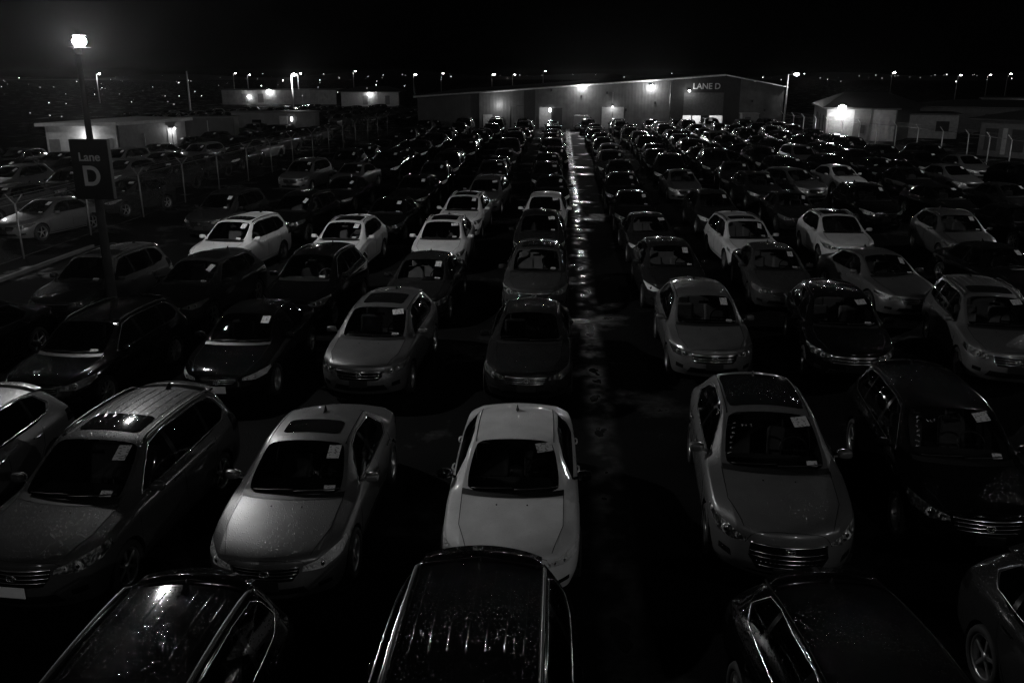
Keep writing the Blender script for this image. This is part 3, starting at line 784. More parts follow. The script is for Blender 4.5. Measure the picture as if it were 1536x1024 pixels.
def taller(T, P, k):
    T2 = [(a, b_, c, W, zb * k, x7, z7 * k, zc * k) for a, b_, c, W, zb, x7, z7, zc in T]
    P = dict(P)
    for n_ in ('headlight', 'fog', 'tail', 'grille', 'intake', 'trim', 'handles'):
        if P.get(n_): P[n_] = [(a, z * k) for a, z in P[n_]]
    P['glass'] = [(n_, [(a, z * k) for a, z in q]) for n_, q in P['glass']]
    for n_ in ('lens_z', 'emblem_z', 'mz', 'plate_z'): P[n_] = P[n_] * k
    P['slats'] = [z * k for z in P['slats']]; d = P['doors']; P['doors'] = (d[0], d[1], d[2], d[3], d[4] * k)
    return T2, P
T_FAST, P_FAST = taller(T_FAST, P_FAST, 1.07)
KITS = {'sedan': make_kit(T_SEDAN, .20, 2, P_SEDAN), 'saloon': make_kit(T_SEDAN, .20, 2, P_SEDAN2), 'fast': make_kit(T_FAST, .20, 2, P_FAST),
        'wagon': make_kit(*[f for f in ((taller(T_SUV, dict(P_SUV, ribs=(), spokes=9), .92)[0], .22, 2, taller(T_SUV, dict(P_SUV, ribs=(), spokes=9), .92)[1]))]),
        'van': make_kit(taller(T_CROSS, P_CROSS, 1.1)[0], .25, 2, taller(T_CROSS, dict(P_CROSS, spokes=8, trim_mat='trim_black'), 1.1)[1]), 'suv': make_kit(T_SUV, .24, 2, P_SUV), 'cross': make_kit(T_CROSS, .23, 2, P_CROSS)}
KIND = {'wagon': ('parked_wagon', 'wagon'), 'van': ('parked_van', 'van'), 'sedan': ('parked_sedan', 'sedan'), 'saloon': ('parked_sedan', 'sedan'), 'fast': ('parked_hatchback', 'hatchback'), 'suv': ('parked_suv', 'SUV'), 'cross': ('parked_crossover', 'crossover')}
COLW = {'white': 'white', 'silver': 'silver', 'grey': 'grey', 'gun': 'grey', 'dark': 'dark grey', 'black': 'black'}
rp = random.Random(3)
def place_car(kit, x, y, yaw, colr, lod, sun=False, paper=True, rails=True, writing=False, seat='seat_dark', plate=False, sticker=True, scale=1.0, mir=None):
    K = KITS[kit]
    root = empty(KIND[kit][0], (x, y, 0), R(yaw)); root.scale = (scale, scale, scale)
    made = {}
    pap = K.papers[rp.choice((0, 0, 2, 3))]; sticker = sticker and rp.random() < .7
    for i, (nm, me, mats, lv, par, loc, rot) in enumerate(K.e):
        if lv > lod: continue
        if i == K.sunroof and not sun: continue
        if i in K.rails and not rails: continue
        if i == K.writing and not writing: continue
        if i in K.papers and i != K.papers[1] and not (paper and i == pap): continue
        if K.papers and i == K.papers[1] and not (sticker and lod > 0): continue
        o = bpy.data.objects.new(nm, me); COL.objects.link(o); made[i] = o
        o.location = loc; o.rotation_euler = rot
        if par is None: o.parent = root
        else: o.parent = made[par]
        for k, mk in enumerate(mats):
            if mk in ('PAINT', 'SEAT'):
                o.material_slots[k].link = 'OBJECT'
                o.material_slots[k].material = MATS[mir] if (mir and nm == 'mirror') else MATS['paint_' + colr] if mk == 'PAINT' else MATS[seat]
        if i == K.plate and plate:
            o.material_slots[0].link = 'OBJECT'; o.material_slots[0].material = MATS['plate_white']
    return root

CARS = []       # (file, kit, x, y, yaw, colour, options)
def car(fl, kit, x, y, yaw, colr, **k): CARS.append([fl, kit, x, y, yaw, colr, k])
# files: negative left of the lane, positive right of it
car(-2, 'suv', -3.5, 5.42, 0, 'black', rails=True); car(-1, 'suv', -.71, 5.72, 0, 'black', scale=1.06); car(1, 'cross', 2.85, 6.15, 5, 'black', rails=False); car(2, 'cross', 5.5, 6.85, 1, 'dark', rails=False)
car(-4, 'cross', -8.95, 11.1, -1, 'silver', rails=False)
car(-3, 'suv', -6.15, 10.8, -4, 'grey', sun=True, plate=True)
car(-2, 'sedan', -3.47, 11.25, .5, 'silver', sun=True)
car(-1, 'saloon', -.57, 11.45, .8, 'white', mir='paint_black')
car(1, 'fast', 3.1, 12.15, -4, 'gun', sun=True, writing=True, scale=1.05)
car(2, 'suv', 5.84, 12.6, -5, 'black', writing=True, rails=False)
car(3, 'sedan', 8.75, 11.8, -3, 'dark')
car(-5, 'sedan', -13.0, 17.4, -3, 'black')
car(-4, 'wagon', -9.55, 16.9, -4, 'black', paper=False)
car(-3, 'saloon', -6.6, 17.8, 1, 'black', plate=True)
car(-2, 'cross', -3.8, 18.1, -2, 'silver', rails=False, sun=True)
car(-1, 'sedan', -.57, 18.2, -.4, 'dark', paper=False)
car(1, 'cross', 3.3, 19.5, -.7, 'gun', rails=False, seat='seat_pale')
car(2, 'cross', 6.37, 19.5, -6, 'black', rails=False, seat='seat_pale')
car(3, 'suv', 9.72, 19.5, -9, 'silver', sun=True, seat='seat_pale')
car(-5, 'suv', -12.45, 22.6, -6, 'grey', sun=True, paper=False)
car(-4, 'cross', -9.6, 22.6, -6, 'dark', sun=True, seat='seat_pale', rails=False)
car(-3, 'van', -6.55, 22.8, -4, 'black', paper=False)
car(-2, 'saloon', -3.68, 23.6, -2, 'dark', seat='seat_pale')
car(-1, 'cross', -.6, 24.6, -.7, 'grey', seat='seat_pale', sun=True, rails=False, paper=False)
car(1, 'fast', 3.22, 25.3, 1, 'dark', seat='seat_pale')
car(2, 'sedan', 6.27, 25.5, -2, 'grey', seat='seat_pale')
car(3, 'sedan', 9.1, 24.9, 8, 'silver', seat='seat_pale')
car(4, 'saloon', 12.9, 26.0, 4, 'black')
car(-4, 'suv', -10.75, 28.5, -8, 'white', sun=True)
car(-3, 'cross', -7.17, 29.0, -3, 'white', sun=True)
car(-2, 'cross', -3.92, 29.3, -.2, 'white', sun=True)
car(-1, 'cross', -.67, 30.8, 0, 'dark', sun=True, rails=False)
car(1, 'saloon', 3.21, 31.4, 2, 'dark', seat='seat_pale')
car(2, 'wagon', 6.37, 30.4, 3, 'white', sun=True, seat='seat_pale')
car(3, 'cross', 9.83, 31.3, -1, 'white', sun=True, paper=False)
car(4, 'cross', 14.1, 31.7, -3, 'silver', seat='seat_pale')
car(5, 'saloon', 17.6, 34.4, 6, 'black')
car(-5, 'suv', -13.7, 35.2, -8, 'dark')
car(-4, 'suv', -10.5, 34.9, -8, 'black')
car(-3, 'sedan', -6.84, 35.2, -3, 'black')
car(-2, 'cross', -3.85, 35.6, -3, 'white', sun=True)
car(-1, 'cross', -.56, 35.7, -1, 'white', seat='seat_pale', rails=False)
car(1, 'sedan', 3.17, 37.8, 0, 'black')
car(2, 'cross', 6.4, 37.0, 3, 'dark')
car(3, 'sedan', 9.88, 38.0, 0, 'dark', seat='seat_pale')
car(4, 'van', 13.3, 38.6, 4, 'black')
car(5, 'saloon', 17.2, 40.5, 6, 'black')
car(6, 'sedan', 20.6, 41.5, 9, 'dark')
car(-5, 'suv', -14.4, 49.2, -7, 'silver'); car(-4, 'sedan', -11.6, 49.4, -8, 'silver')
car(-4, 'saloon', -10.4, 42.2, -5, 'black'); car(-3, 'cross', -6.9, 42.0, -4, 'black')
car(-2, 'wagon', -3.45, 42.0, -5, 'silver'); car(-1, 'sedan', -.4, 43.4, .5, 'black')
car(1, 'cross', 3.1, 43.8, 0, 'black'); car(2, 'sedan', 6.34, 46.6, 2, 'silver', seat='seat_pale'); car(3, 'cross', 9.9, 44.6, 4, 'dark')
car(4, 'cross', 12.2, 46.6, 20, 'silver', rails=False); car(5, 'sedan', 15.4, 49.6, 9, 'white', paper=True); car(6, 'saloon', 18.8, 48.4, 8, 'black'); car(7, 'sedan', 21.7, 50.2, 10, 'silver')
rnd = random.Random(11)
def far_colour():
    q = rnd.random()
    return 'black' if q < .62 else 'dark' if q < .88 else 'grey' if q < .94 else 'silver'
FX = {-5: -13.6, -4: -10.6, -3: -7.1, -2: -3.8, -1: -.6, 1: 3.2, 2: 6.5, 3: 9.9, 4: 13.1, 5: 16.3, 6: 19.5, 7: 22.6}
for fl, x in FX.items():
    y = {-5: 55.2, -4: 55.2, -3: 48.2, -2: 48.2, -1: 49.4, 1: 49.6, 2: 52.4, 3: 50.4, 4: 52.8, 5: 55.6, 6: 54.6, 7: 57}[fl]
    while y < 101:
        lim = 28.2 - max(0, (y - 70)) * .14
        if x < lim - 1.6:
            kit = rnd.choice(('sedan', 'saloon', 'fast', 'suv', 'cross', 'wagon', 'van', 'suv'))
            car(fl, kit, x + rnd.uniform(-.3, .3), y, rnd.uniform(-4, 4) + (4 if fl > 3 else 0), far_colour(), paper=rnd.random() < .7, scale=rnd.uniform(.94, 1.06))
        y += rnd.uniform(5.4, 6.3)
car(8, 'suv', 25.4, 62.4, 10, 'black'); car(8, 'sedan', 25.2, 56.4, 8, 'silver'); car(8, 'cross', 25.6, 50.2, 9, 'black')
# the lot beyond the left fence
car(-11, 'sedan', -20.75, 34.3, -14, 'silver'); car(-11, 'cross', -20.2, 40.2, -18, 'dark')
for k in range(7):
    x0 = -21.8 - 3.3 * k
    y = 45.5 + 1.1 * k + (2.4 if k == 0 else 0) - (9 if k in (1, 2) else 5 if k == 3 else 0)
    yend = 57 if k > 2 else 96
    while y < yend:
        car(-11 - k, rnd.choice(('sedan', 'saloon', 'suv', 'cross', 'wagon', 'van')), x0 + rnd.uniform(-.3, .3) - (y - 45) * .05, y, -12 + rnd.uniform(-5, 5), rnd.choice(('silver', 'grey', 'gun')) if rnd.random() < .22 else far_colour())
        y += rnd.uniform(5.6, 6.6)
for k in range(9):        # the far rows by the lit lamp post, end-on to the far building
    for j in range(6):
        car(-21 - j, rnd.choice(('sedan', 'saloon', 'suv', 'cross', 'wagon', 'van')), -54 + 3.4 * k + 3.0 * j + rnd.uniform(-.3, .3), 108 + 6.4 * j, -10 + rnd.uniform(-4, 4), far_colour() if rnd.random() < .6 else 'silver')

ORD = 'zero first second third fourth fifth sixth seventh eighth ninth tenth eleventh twelfth thirteenth fourteenth fifteenth sixteenth seventeenth eighteenth nineteenth twentieth'.split()
files = {}
for c in CARS: files.setdefault(c[0], []).append(c)
for fl, lst in files.items():
    lst.sort(key=lambda c: (c[3] if fl > -20 else c[2]))
    for i, (f_, kit, x, y, yaw, colr, k) in enumerate(lst):
        d = math.hypot(x, y)
        lod = 2 if d < 33 else 1 if d < 52 else 0
        o = place_car(kit, x, y, yaw, colr, lod, **k)
        kd = KIND[kit][1]
        extra = ' with sunroof' if k.get('sun') and lod == 2 else ''
        n = len(lst)
        pos = ORD[i + 1] + ' car'
        if -10 < fl < 0: where = 'in the %s file left of the wet lane' % ORD[-fl]
        elif 0 < fl < 10: where = 'in the %s file right of the wet lane' % ORD[fl]
        elif fl > -20: where = 'in the %s file beyond the left fence' % ORD[-fl - 10]
        else: where = 'of the %s row before the distant low building' % ORD[-fl - 20]
        grp = 'cars parked in files on the wet lot' if fl > -10 else 'cars parked beyond the left fence' if fl > -20 else 'cars parked before the distant low building'
        tag(o, '%s %s%s, %s %s' % (COLW[colr], kd, extra, pos, where), 'car', grp)

# ------------------------------------------------------------------ ground
b = NB(); bmesh.ops.create_grid(b, x_segments=1, y_segments=1, size=1500.0); tag(obj('ground', b, 'wet_asphalt'), kind='structure')
b = NB(); box(b, (-17.6, 24, .055), (.13, 15, .13), bev=.02); tag(obj('kerb', b, 'concrete'), kind='structure')
# distant low hills under the horizon lights
b = NB()
pts0 = []
for i in range(81):
    a = R(20 + 140 * i / 80); h = 2.0 + 5 * (math.sin(i * .31) * .5 + .5) + 3 * math.sin(i * .83 + 1)
    pts0.append((Vector((900 * math.cos(a), 900 * math.sin(a), -1)), Vector((980 * math.cos(a), 980 * math.sin(a), max(1, h))), Vector((1200 * math.cos(a), 1200 * math.sin(a), -1))))
rows = [[b.verts.new(v) for v in p3] for p3 in pts0]
for a, c in zip(rows, rows[1:]):
    for k in range(2): b.faces.new((a[k], a[k + 1], c[k + 1], c[k]))
tag(obj('hills', b, 'wall_dark'), kind='structure')

# ------------------------------------------------------------------ lamps
def light(name, loc, power, rad, parent=None, spot=None):
    ld = bpy.data.lights.new(name, 'SPOT' if spot else 'POINT'); ld.energy = power; ld.shadow_soft_size = rad
    o = bpy.data.objects.new(name, ld); COL.objects.link(o); o.location = loc
    if spot: ld.spot_size = R(spot[0]); ld.spot_blend = .6; o.rotation_euler = Vector(spot[1]).to_track_quat('-Z', 'Y').to_euler()
    if parent: o.parent = parent
    return o
def flood_post(x, y, h, rz, label, power, r=(.13, .075), tilt=.2, arm=.35, shield_y=0.0):
    t = tag(empty('flood_lamp_post', (x, y, 0), rz), label, 'lamp post', 'tall flood lamp posts of the lot')
    b = NB(); tube(b, [(0, 0, 0), (0, 0, h * .5), (0, 0, h)], r[0], 14, r2=r[1]); box(b, (0, 0, .03), (.45, .45, .06), bev=.01); obj('pole', b, 'pole_dark', t)
    b = NB(); tube(b, [(0, 0, h - .02), (0, 0, h + .10)], r[1] * 1.5, 12); obj('arm', b, 'pole_dark', t)
    M = Matrix.Translation((.07, 0, h + .26)) @ Matrix.Rotation(tilt, 4, 'Y')
    hb = NB(); box(hb, M @ Vector((0, 0, .13)), (.24, .18, .05), rot=M.to_3x3().to_4x4(), bev=.02); box(hb, M @ Vector((0, shield_y, -.13)), (.36, .28, .014), rot=M.to_3x3().to_4x4(), bev=.004); hd = obj('lamp_head', hb, 'trim_black', t)  # lower plate added to keep lamp light off the pole and cars beneath
    lb = NB(); ball(lb, M @ Vector((0, 0, 0)), (.15, .12, .10), u=12, v=8, rot=M.to_3x3().to_4x4())
    area = sum(f.calc_area() for f in lb.faces); gm = emit('glow_flood_%d' % len(MATS), power / (PI * area)); obj('lens', lb, gm.name, hd)
    return t
PL = (-10.85, 19.95)
flood_post(PL[0], PL[1], 6.72, 0, 'tall steel flood lamp post carrying the black Lane D sign', 3300, r=(.13, .055), shield_y=0, tilt=0)
# sign on that post
t = tag(empty('lane_sign', (PL[0] + .06, PL[1] - .22, 3.5)), 'black box sign reading Lane D fixed to the flood lamp post', 'sign')
b = NB(); box(b, (.03, 0, .68), (.90, .14, 1.36), bev=.012); obj('sign_box', b, 'sign_black', t)
b = NB(); box(b, (.03, .135, .3), (.1, .13, .06)); box(b, (.03, .135, 1.0), (.1, .13, .06)); obj('bracket', b, 'steel', t)
def text(s, size, loc, mat, parent, off=0.0, ext=.006, rot=(PI / 2, 0, 0), name='lettering', align='CENTER', sx=1.0):
    cu = bpy.data.curves.new('t', 'FONT'); cu.body = s; cu.size = size; cu.extrude = ext; cu.offset = off; cu.align_x = align
    o = bpy.data.objects.new('t', cu); COL.objects.link(o); dg = bpy.context.evaluated_depsgraph_get(); dg.update()
    me = bpy.data.meshes.new_from_object(o.evaluated_get(dg)); bpy.data.objects.remove(o)
    me.materials.clear()
    r = obj(name, me, mat, parent, loc, rot); r.scale = (sx, 1, 1); return r
text('Lane', .27, (.02, -.078, .88), 'plate_white', t, off=.004)
text('D', .62, (.02, -.078, .33), 'plate_white', t, off=.016, sx=.92)

# street lamps further out: (x, y, height, lit, arm, label)
def street_lamp(x, y, h, label, lit=True, arm=.5, rb=.06, glow='glow_street', gr=.26, pw=0):
    t = tag(empty('street_lamp', (x, y, 0)), label, 'street lamp', 'street lamps standing beyond the lot')
    b = NB(); tube(b, [(0, 0, 0), (0, 0, h)], rb * 1.3, 8, r2=rb * .8); obj('pole', b, 'plate_white', t)
    if pw: light('street_light', (arm + .1, -.4, h - .5), pw, .15, t)
    if lit:
        b = NB(); tube(b, [(0, 0, h - .05), (arm, 0, h + .05)], .04, 6); obj('arm', b, 'steel', t)
        b = NB(); box(b, (arm, 0, h + .12), (.6, .3, .1), bev=.03); hd = obj('lamp_head', b, 'trim_black', t)
        b = NB(); ball(b, (arm, 0, h - .02), (gr, gr * .8, gr * .6)); obj('lens', b, glow, hd)
def at(px, py, z):   # ground planning helper: sight line of the photograph's camera to height z
    F = 1300.; P = math.atan(402 / F); S = math.atan(74 * math.cos(P) / F)
    u = (px - 768) / F; v = -(py - 512) / F; c, s = math.cos(P), math.sin(P)
    y = c + v * s; zz = -s + v * c; cp, sp = math.cos(S), math.sin(S)
    d = Vector((u * cp - y * sp, u * sp + y * cp, zz)); tt = (z - 6.3) / d.z
    return d.x * tt, d.y * tt
street_lamp(25.9, 105.2, 6.2, 'lit lamp post at the right corner of the big warehouse', arm=.95, gr=.30, rb=.09, pw=160)
street_lamp(-58.9, 139.8, 6.6, 'tall unlit pole behind the flat roofed office', lit=False, rb=.13)
street_lamp(-43.9, 145.4, 6.1, 'lit lamp post standing among the cars left of the big warehouse', rb=.11, pw=1300, gr=.36)
SL = [(-101, 192, 'lit lamp post just right of the flood lamp post'), (-92, 250, 'left one of two close lamps beyond the distant low building'), (-88, 250, 'right one of two close lamps beyond the distant low building'),
      (-56, 190, 'lamp post just right of the tallest lit lamp post'), (-63.7, 275, 'lamp post above the left half of the small lit house'), (-48.4, 295, 'lamp post above the right end of the small lit house'),
      (-40, 300, 'lamp post just left of the big warehouse roof'), (-23, 300, 'small lamp over the left third of the warehouse roof'), (-14, 260, 'brightest lamp over the middle of the warehouse roof'),
      (-6, 300, 'small lamp over the warehouse roof nearest its wall lamps'), (107, 300, 'lamp post above the right end of the hip roofed house'), (98, 230, 'bright lamp post left of a close pair on the right horizon'),
      (119, 260, 'dim lamp post between two bright ones on the right horizon'), (110, 230, 'brightest lamp post on the right horizon'), (132, 255, 'rightmost lamp post on the horizon')]
for x, y, lb in SL:
    street_lamp(x, y, 6.2 + random.uniform(-.4, .8), lb, arm=.7, gr=random.choice((.2, .26, .32, .42)), rb=.1, pw=120 if y < 200 else 0)

# town lights far off: too many to count
b = NB(); rt = random.Random(5)
for i in range(140):
    q = rt.random()
    px = rt.uniform(0, 620) if q < .6 else rt.uniform(620, 1170) if q < .72 else rt.uniform(1170, 1536)
    py = 111 + abs(rt.gauss(0, 1)) * 16 if px < 620 else 111 + abs(rt.gauss(0, 1)) * 5
    if px < 330 and rt.random() < .55: py = rt.uniform(120, 175)
    z = rt.uniform(1.2, 5.8)
    if 6.3 - z < (py - 110) * .05: z = max(.6, 6.3 - (py - 110) * .16)
    x, y = at(px, max(py, 112), z)
    d = math.hypot(x, y)
    if d < 130 or d > 880: 
        y = max(140, min(860, y)); x = (px - 842) / 1300 * y * 1.03; z = rt.uniform(1.5, 6)
    r = rt.choice((.25, .3, .4, .7)) * math.hypot(x, y) / 1300 * rt.uniform(.5, 1.2)
    bmesh.ops.create_icosphere(b, subdivisions=1, radius=max(.05, r), matrix=Matrix.Translation((x, y, z)))
tag(obj('town_lights', b, 'glow_town'), 'scattered small lights of the town along the dark horizon', 'lights', kind='stuff')

# ------------------------------------------------------------------ warehouse
WY = 106.0
t = tag(empty('warehouse', (4.4, WY, 0)), 'long low gabled metal warehouse with a raised roller door and LANE D lettering', 'warehouse')
def wx(px): return -17.1 + (px - 620) * .0783 - 4.4
def rake(x):      # height of the verge at local x
    pk = wx(1080)
    return 3.6 + (6.05 - 3.6) * (x - wx(620)) / (pk - wx(620)) if x < pk else 6.05 + (4.75 - 6.05) * (x - pk) / (wx(1168) - pk)
def wall_piece(name, x0, x1, mat, y=0.0, z0=0.0, drop=0.0, th=.2):
    b = NB(); xs = [x0] + ([wx(1080)] if x0 < wx(1080) < x1 else []) + [x1]
    fr = [b.verts.new((x, y, z0)) for x in xs] + [b.verts.new((x, y, rake(x) - drop)) for x in xs[::-1]]
    bk = [b.verts.new(v.co + Vector((0, th, 0))) for v in fr]
    b.faces.new(fr); b.faces.new(bk[::-1]); n = len(fr)
    for k in range(n): b.faces.new((fr[k], bk[k], bk[(k + 1) % n], fr[(k + 1) % n]))
    bmesh.ops.recalc_face_normals(b, faces=b.faces)
    return obj(name, b, mat, t)
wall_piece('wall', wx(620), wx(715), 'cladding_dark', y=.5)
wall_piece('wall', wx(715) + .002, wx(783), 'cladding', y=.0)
wall_piece('pillar', wx(783) + .002, wx(800), 'wall_dark', y=-.25, th=.5)
dz = 2.55
# lit middle wall with an office opening and a double door left free
wall_piece('wall', wx(800) + .002, wx(806), 'cladding')
wall_piece('wall', wx(806) + .002, wx(841), 'cladding', z0=2.45)
wall_piece('wall', wx(841) + .002, wx(1003), 'cladding')
# dark portal round the roller door
wall_piece('portal', wx(1003) + .002, wx(1021), 'wall_dark', y=-.3, th=.5)
wall_piece('portal', wx(1021) + .002, wx(1080), 'wall_dark', y=-.3, z0=4.15, th=.5)
wall_piece('portal', wx(1080) + .002, wx(1103), 'wall_dark', y=-.3, th=.5)
wall_piece('wall', wx(1103) + .002, wx(1168), 'cladding', y=0)
# sides, back, roof
b = NB()
for x in (wx(620), wx(1168) - .2): box(b, (x + .1, 22, rake(x) / 2), (.2, 42.6, rake(x) - .1))
box(b, ((wx(620) + wx(1168)) / 2, 43.5, 1.7), (wx(1168) - wx(620), .2, 3.4)); obj('wall', b, 'cladding', t)
b = NB(); pk = wx(1080)
for x0, x1 in ((wx(620) - .3, pk), (pk, wx(1168) + .3)):
    z0, z1 = (rake(wx(620)) - .02 + .02, 6.07) if x0 < pk else (6.07, 4.73)
    v = [(x0, -.5, z0 + .02), (x1, -.5, z1 + .02), (x1, 44, z1 + .02), (x0, 44, z0 + .02)]
    f = [b.verts.new(q) for q in v]; g = [b.verts.new((q[0], q[1], q[2] + .12)) for q in v]
    b.faces.new(f[::-1]); b.faces.new(g)
    for k in range(4): b.faces.new((f[k], f[(k + 1) % 4], g[(k + 1) % 4], g[k]))
obj('roof', b, 'roof_dark', t)
b = NB()
tube(b, [(wx(620) - .3, -.56, 3.62), (pk, -.56, 6.1)], .10, 6); tube(b, [(pk, -.56, 6.1), (wx(1168) + .3, -.56, 4.75)], .06, 6)
obj('verge_trim', b, 'plate_white', t)
# roller door, raised, with the lit bay below it
b = NB(); box(b, ((wx(1021) + wx(1080)) / 2, .02, 2.85), (wx(1080) - wx(1021) - .02, .1, 2.58))
for k in range(17): box(b, ((wx(1021) + wx(1080)) / 2, -.04, 1.62 + k * .155), (wx(1080) - wx(1021) - .04, .03, .11))
obj('roller_door', b, 'wall_grey', t)
b = NB(); x0, x1 = wx(1021), wx(1080); xm = (x0 + x1) / 2
box(b, (xm, 7, 2), (x1 - x0 + 4, .1, 4)); box(b, (x0 - 2.05, 3.8, 2), (.1, 6.3, 4)); box(b, (x1 + 2.05, 3.8, 2), (.1, 6.3, 4)); box(b, (xm, 3.8, 4.05), (x1 - x0 + 4.2, 6.5, .1)); obj('bay_wall', b, 'wall_pale', t)
light('bay_lamp', (xm, 3.2, 3.5), 1800, .3, t)
b = NB(); box(b, (xm - 1.25, .0, .8), (.12, .12, 1.6)); box(b, (xm + .3, .0, .8), (1.0, .08, 1.6)); obj('door_post', b, 'wall_dark', t)
# LANE D
text('LANE D', .92, ((wx(1031) + wx(1076)) / 2, -.31, 4.55), 'plate_white', t, off=.012, ext=.02)
# double door with a lamp over it
b = NB(); x0, x1 = wx(900), wx(933)
box(b, ((x0 + x1) / 2, -.03, 1.25), (x1 - x0, .08, 2.5)); dd = obj('double_door', b, 'wall_pale', t)
b = NB(); box(b, ((x0 + x1) / 2, -.08, 1.25), (.04, .02, 2.4)); tube(b, [(x0 - .05, -.06, 0), (x0 - .05, -.06, 2.53), (x1 + .05, -.06, 2.53), (x1 + .05, -.06, 0)], .04, 6); obj('door_frame', b, 'wall_dark', dd)
def bulkhead(name, x, z, y, glow, power, r):
    b = NB(); box(b, (x, y + .02, z + r * .9), (r * 2.4, .3, .08)); box(b, (x, y + .12, z), (.12, .14, .3)); o = obj(name, b, 'trim_black', t)
    g = NB(); ball(g, (x, y - .08, z), (r, r * .6, r)); obj('lens', g, glow, o)
    light('wall_lamp', (x, y - .38 - min(1, power / 300) * .8, z - .1), power * 1.0, .12, t)
bulkhead('wall_lamp_head', wx(870), 4.85, -.3, 'glow_wall', 200, .23)
light('wall_flood', (wx(870), -.9, 4.85), 1400, .14, t, spot=(150, (0, -1, -.25)))
light('wall_flood', (wx(973), -.9, 4.80), 1400, .14, t, spot=(150, (0, -1, -.25)))
bulkhead('wall_lamp_head', wx(973), 4.80, -.3, 'glow_wall', 200, .23)
bulkhead('door_lamp_head', wx(916), 2.55, -.2, 'glow_small', 26, .09)
bulkhead('door_lamp_head', wx(1028), 4.35, -.5, 'glow_small', 45, .14)
# office opening
b = NB(); x0, x1 = wx(806), wx(841); xm = (x0 + x1) / 2
box(b, (xm, 3.2, 1.3), (x1 - x0 + 1, .1, 2.6)); box(b, (x0 - .55, 1.7, 1.3), (.1, 3, 2.6)); box(b, (x1 + .55, 1.7, 1.3), (.1, 3, 2.6)); box(b, (xm, 1.75, 2.55), (x1 - x0 + 1.2, 3.1, .08)); obj('office_bay', b, 'wall_grey', t)
b = NB(); ball(b, (xm - .1, -.1, 2.15), (.14, .14, .24)); obj('lantern', b, 'glow_small', t)
light('office_lamp', (xm - .5, 1.5, 2.2), 160, .2, t)
b = NB(); box(b, (xm + .7, .05, 1.2), (1.3, .08, 2.4)); obj('door_leaf', b, 'wall_dark', t)
b = NB()
for px, w, z, h in ((728, 1.1, .8, 1.6),): box(b, (wx(px), -.06, z), (w, .06, h))
obj('door_leaf', b, 'wall_pale', t)
b = NB()
for px, pz in ((824, 4.4), (907, 4.1), (979, 3.0), (1122, 3.2), (1141, 2.2), (869, 3.7), (936, 2.2)): box(b, (wx(px), -.12, pz), (.22, .2, .3), bev=.03)
light('door_fill', (wx(745), -1.1, 2.7), 90, .1, t)  # light added to brighten the pale door leaf, no fitting belongs to it
obj('wall_fitting', b, 'trim_black', t)
b = NB(); tube(b, [(wx(916), -.05, 2.7), (wx(916), -.05, 4.2)], .03, 6); tube(b, [(wx(1001), -.05, 0), (wx(1001), -.05, 5.3)], .06, 8); tube(b, [(wx(762), -.05, 0), (wx(762), -.05, 2.6), (wx(782), -.05, 2.6)], .04, 6); obj('pipe', b, 'steel', t)
# things in front of the warehouse
def shed(x, y, sx, sy, h, label, nm='white_cabin', mat='wall_pale'):
    q = tag(empty(nm, (x, y, 0)), label, 'cabin')
    b = NB(); box(b, (0, 0, h / 2 + .05), (sx, sy, h), bev=.04); obj('wall', b, mat, q)
    b = NB(); box(b, (0, 0, h + .10), (sx + .16, sy + .16, .1), bev=.02); obj('roof', b, 'roof_pale', q)
    b = NB(); box(b, (-sx * .15, -sy / 2 - .01, h * .45), (sx * .35, .04, h * .8)); obj('door', b, 'wall_grey', q)
    return q
shed(21.8, 104.9, 1.9, 1.4, 1.75, 'small pale cabin against the warehouse wall right of the roller door')
# white van by the wall
q = tag(empty('white_van', (2.9, 103.3, 0), R(90)), 'white van parked crossways under the left warehouse wall lamp', 'van')
b = NB()
prof = [(-1.0, .35), (-1.05, .8), (-.75, 1.0), (-.35, 1.65), (1.35, 1.7), (1.45, .4)]
l = [b.verts.new((-.8, x, z)) for x, z in prof]; r = [b.verts.new((.8, x, z)) for x, z in prof]
b.faces.new(l); b.faces.new(r[::-1])
for k in range(6): b.faces.new((l[k], r[k], r[(k + 1) % 6], l[(k + 1) % 6]))
bmesh.ops.recalc_face_normals(b, faces=b.faces); bmesh.ops.bevel(b, geom=b.edges[:], offset=.06, segments=2, affect='EDGES'); obj('body', b, 'paint_white', q)
b = NB()
for s in (1, -1): box(b, (s * .81, -.35, 1.25), (.03, .6, .4), bev=.01)
obj('side_window', b, 'gloss_black', q)
tyr = to_mesh(tyre_bm(), 'wheel', smooth=False); tyr.materials.append(MATS['rubber'])
for s in (1, -1):
    for y in (-.6, .95): obj('wheel', tyr, 'rubber', q, (s * .75, y, .33))

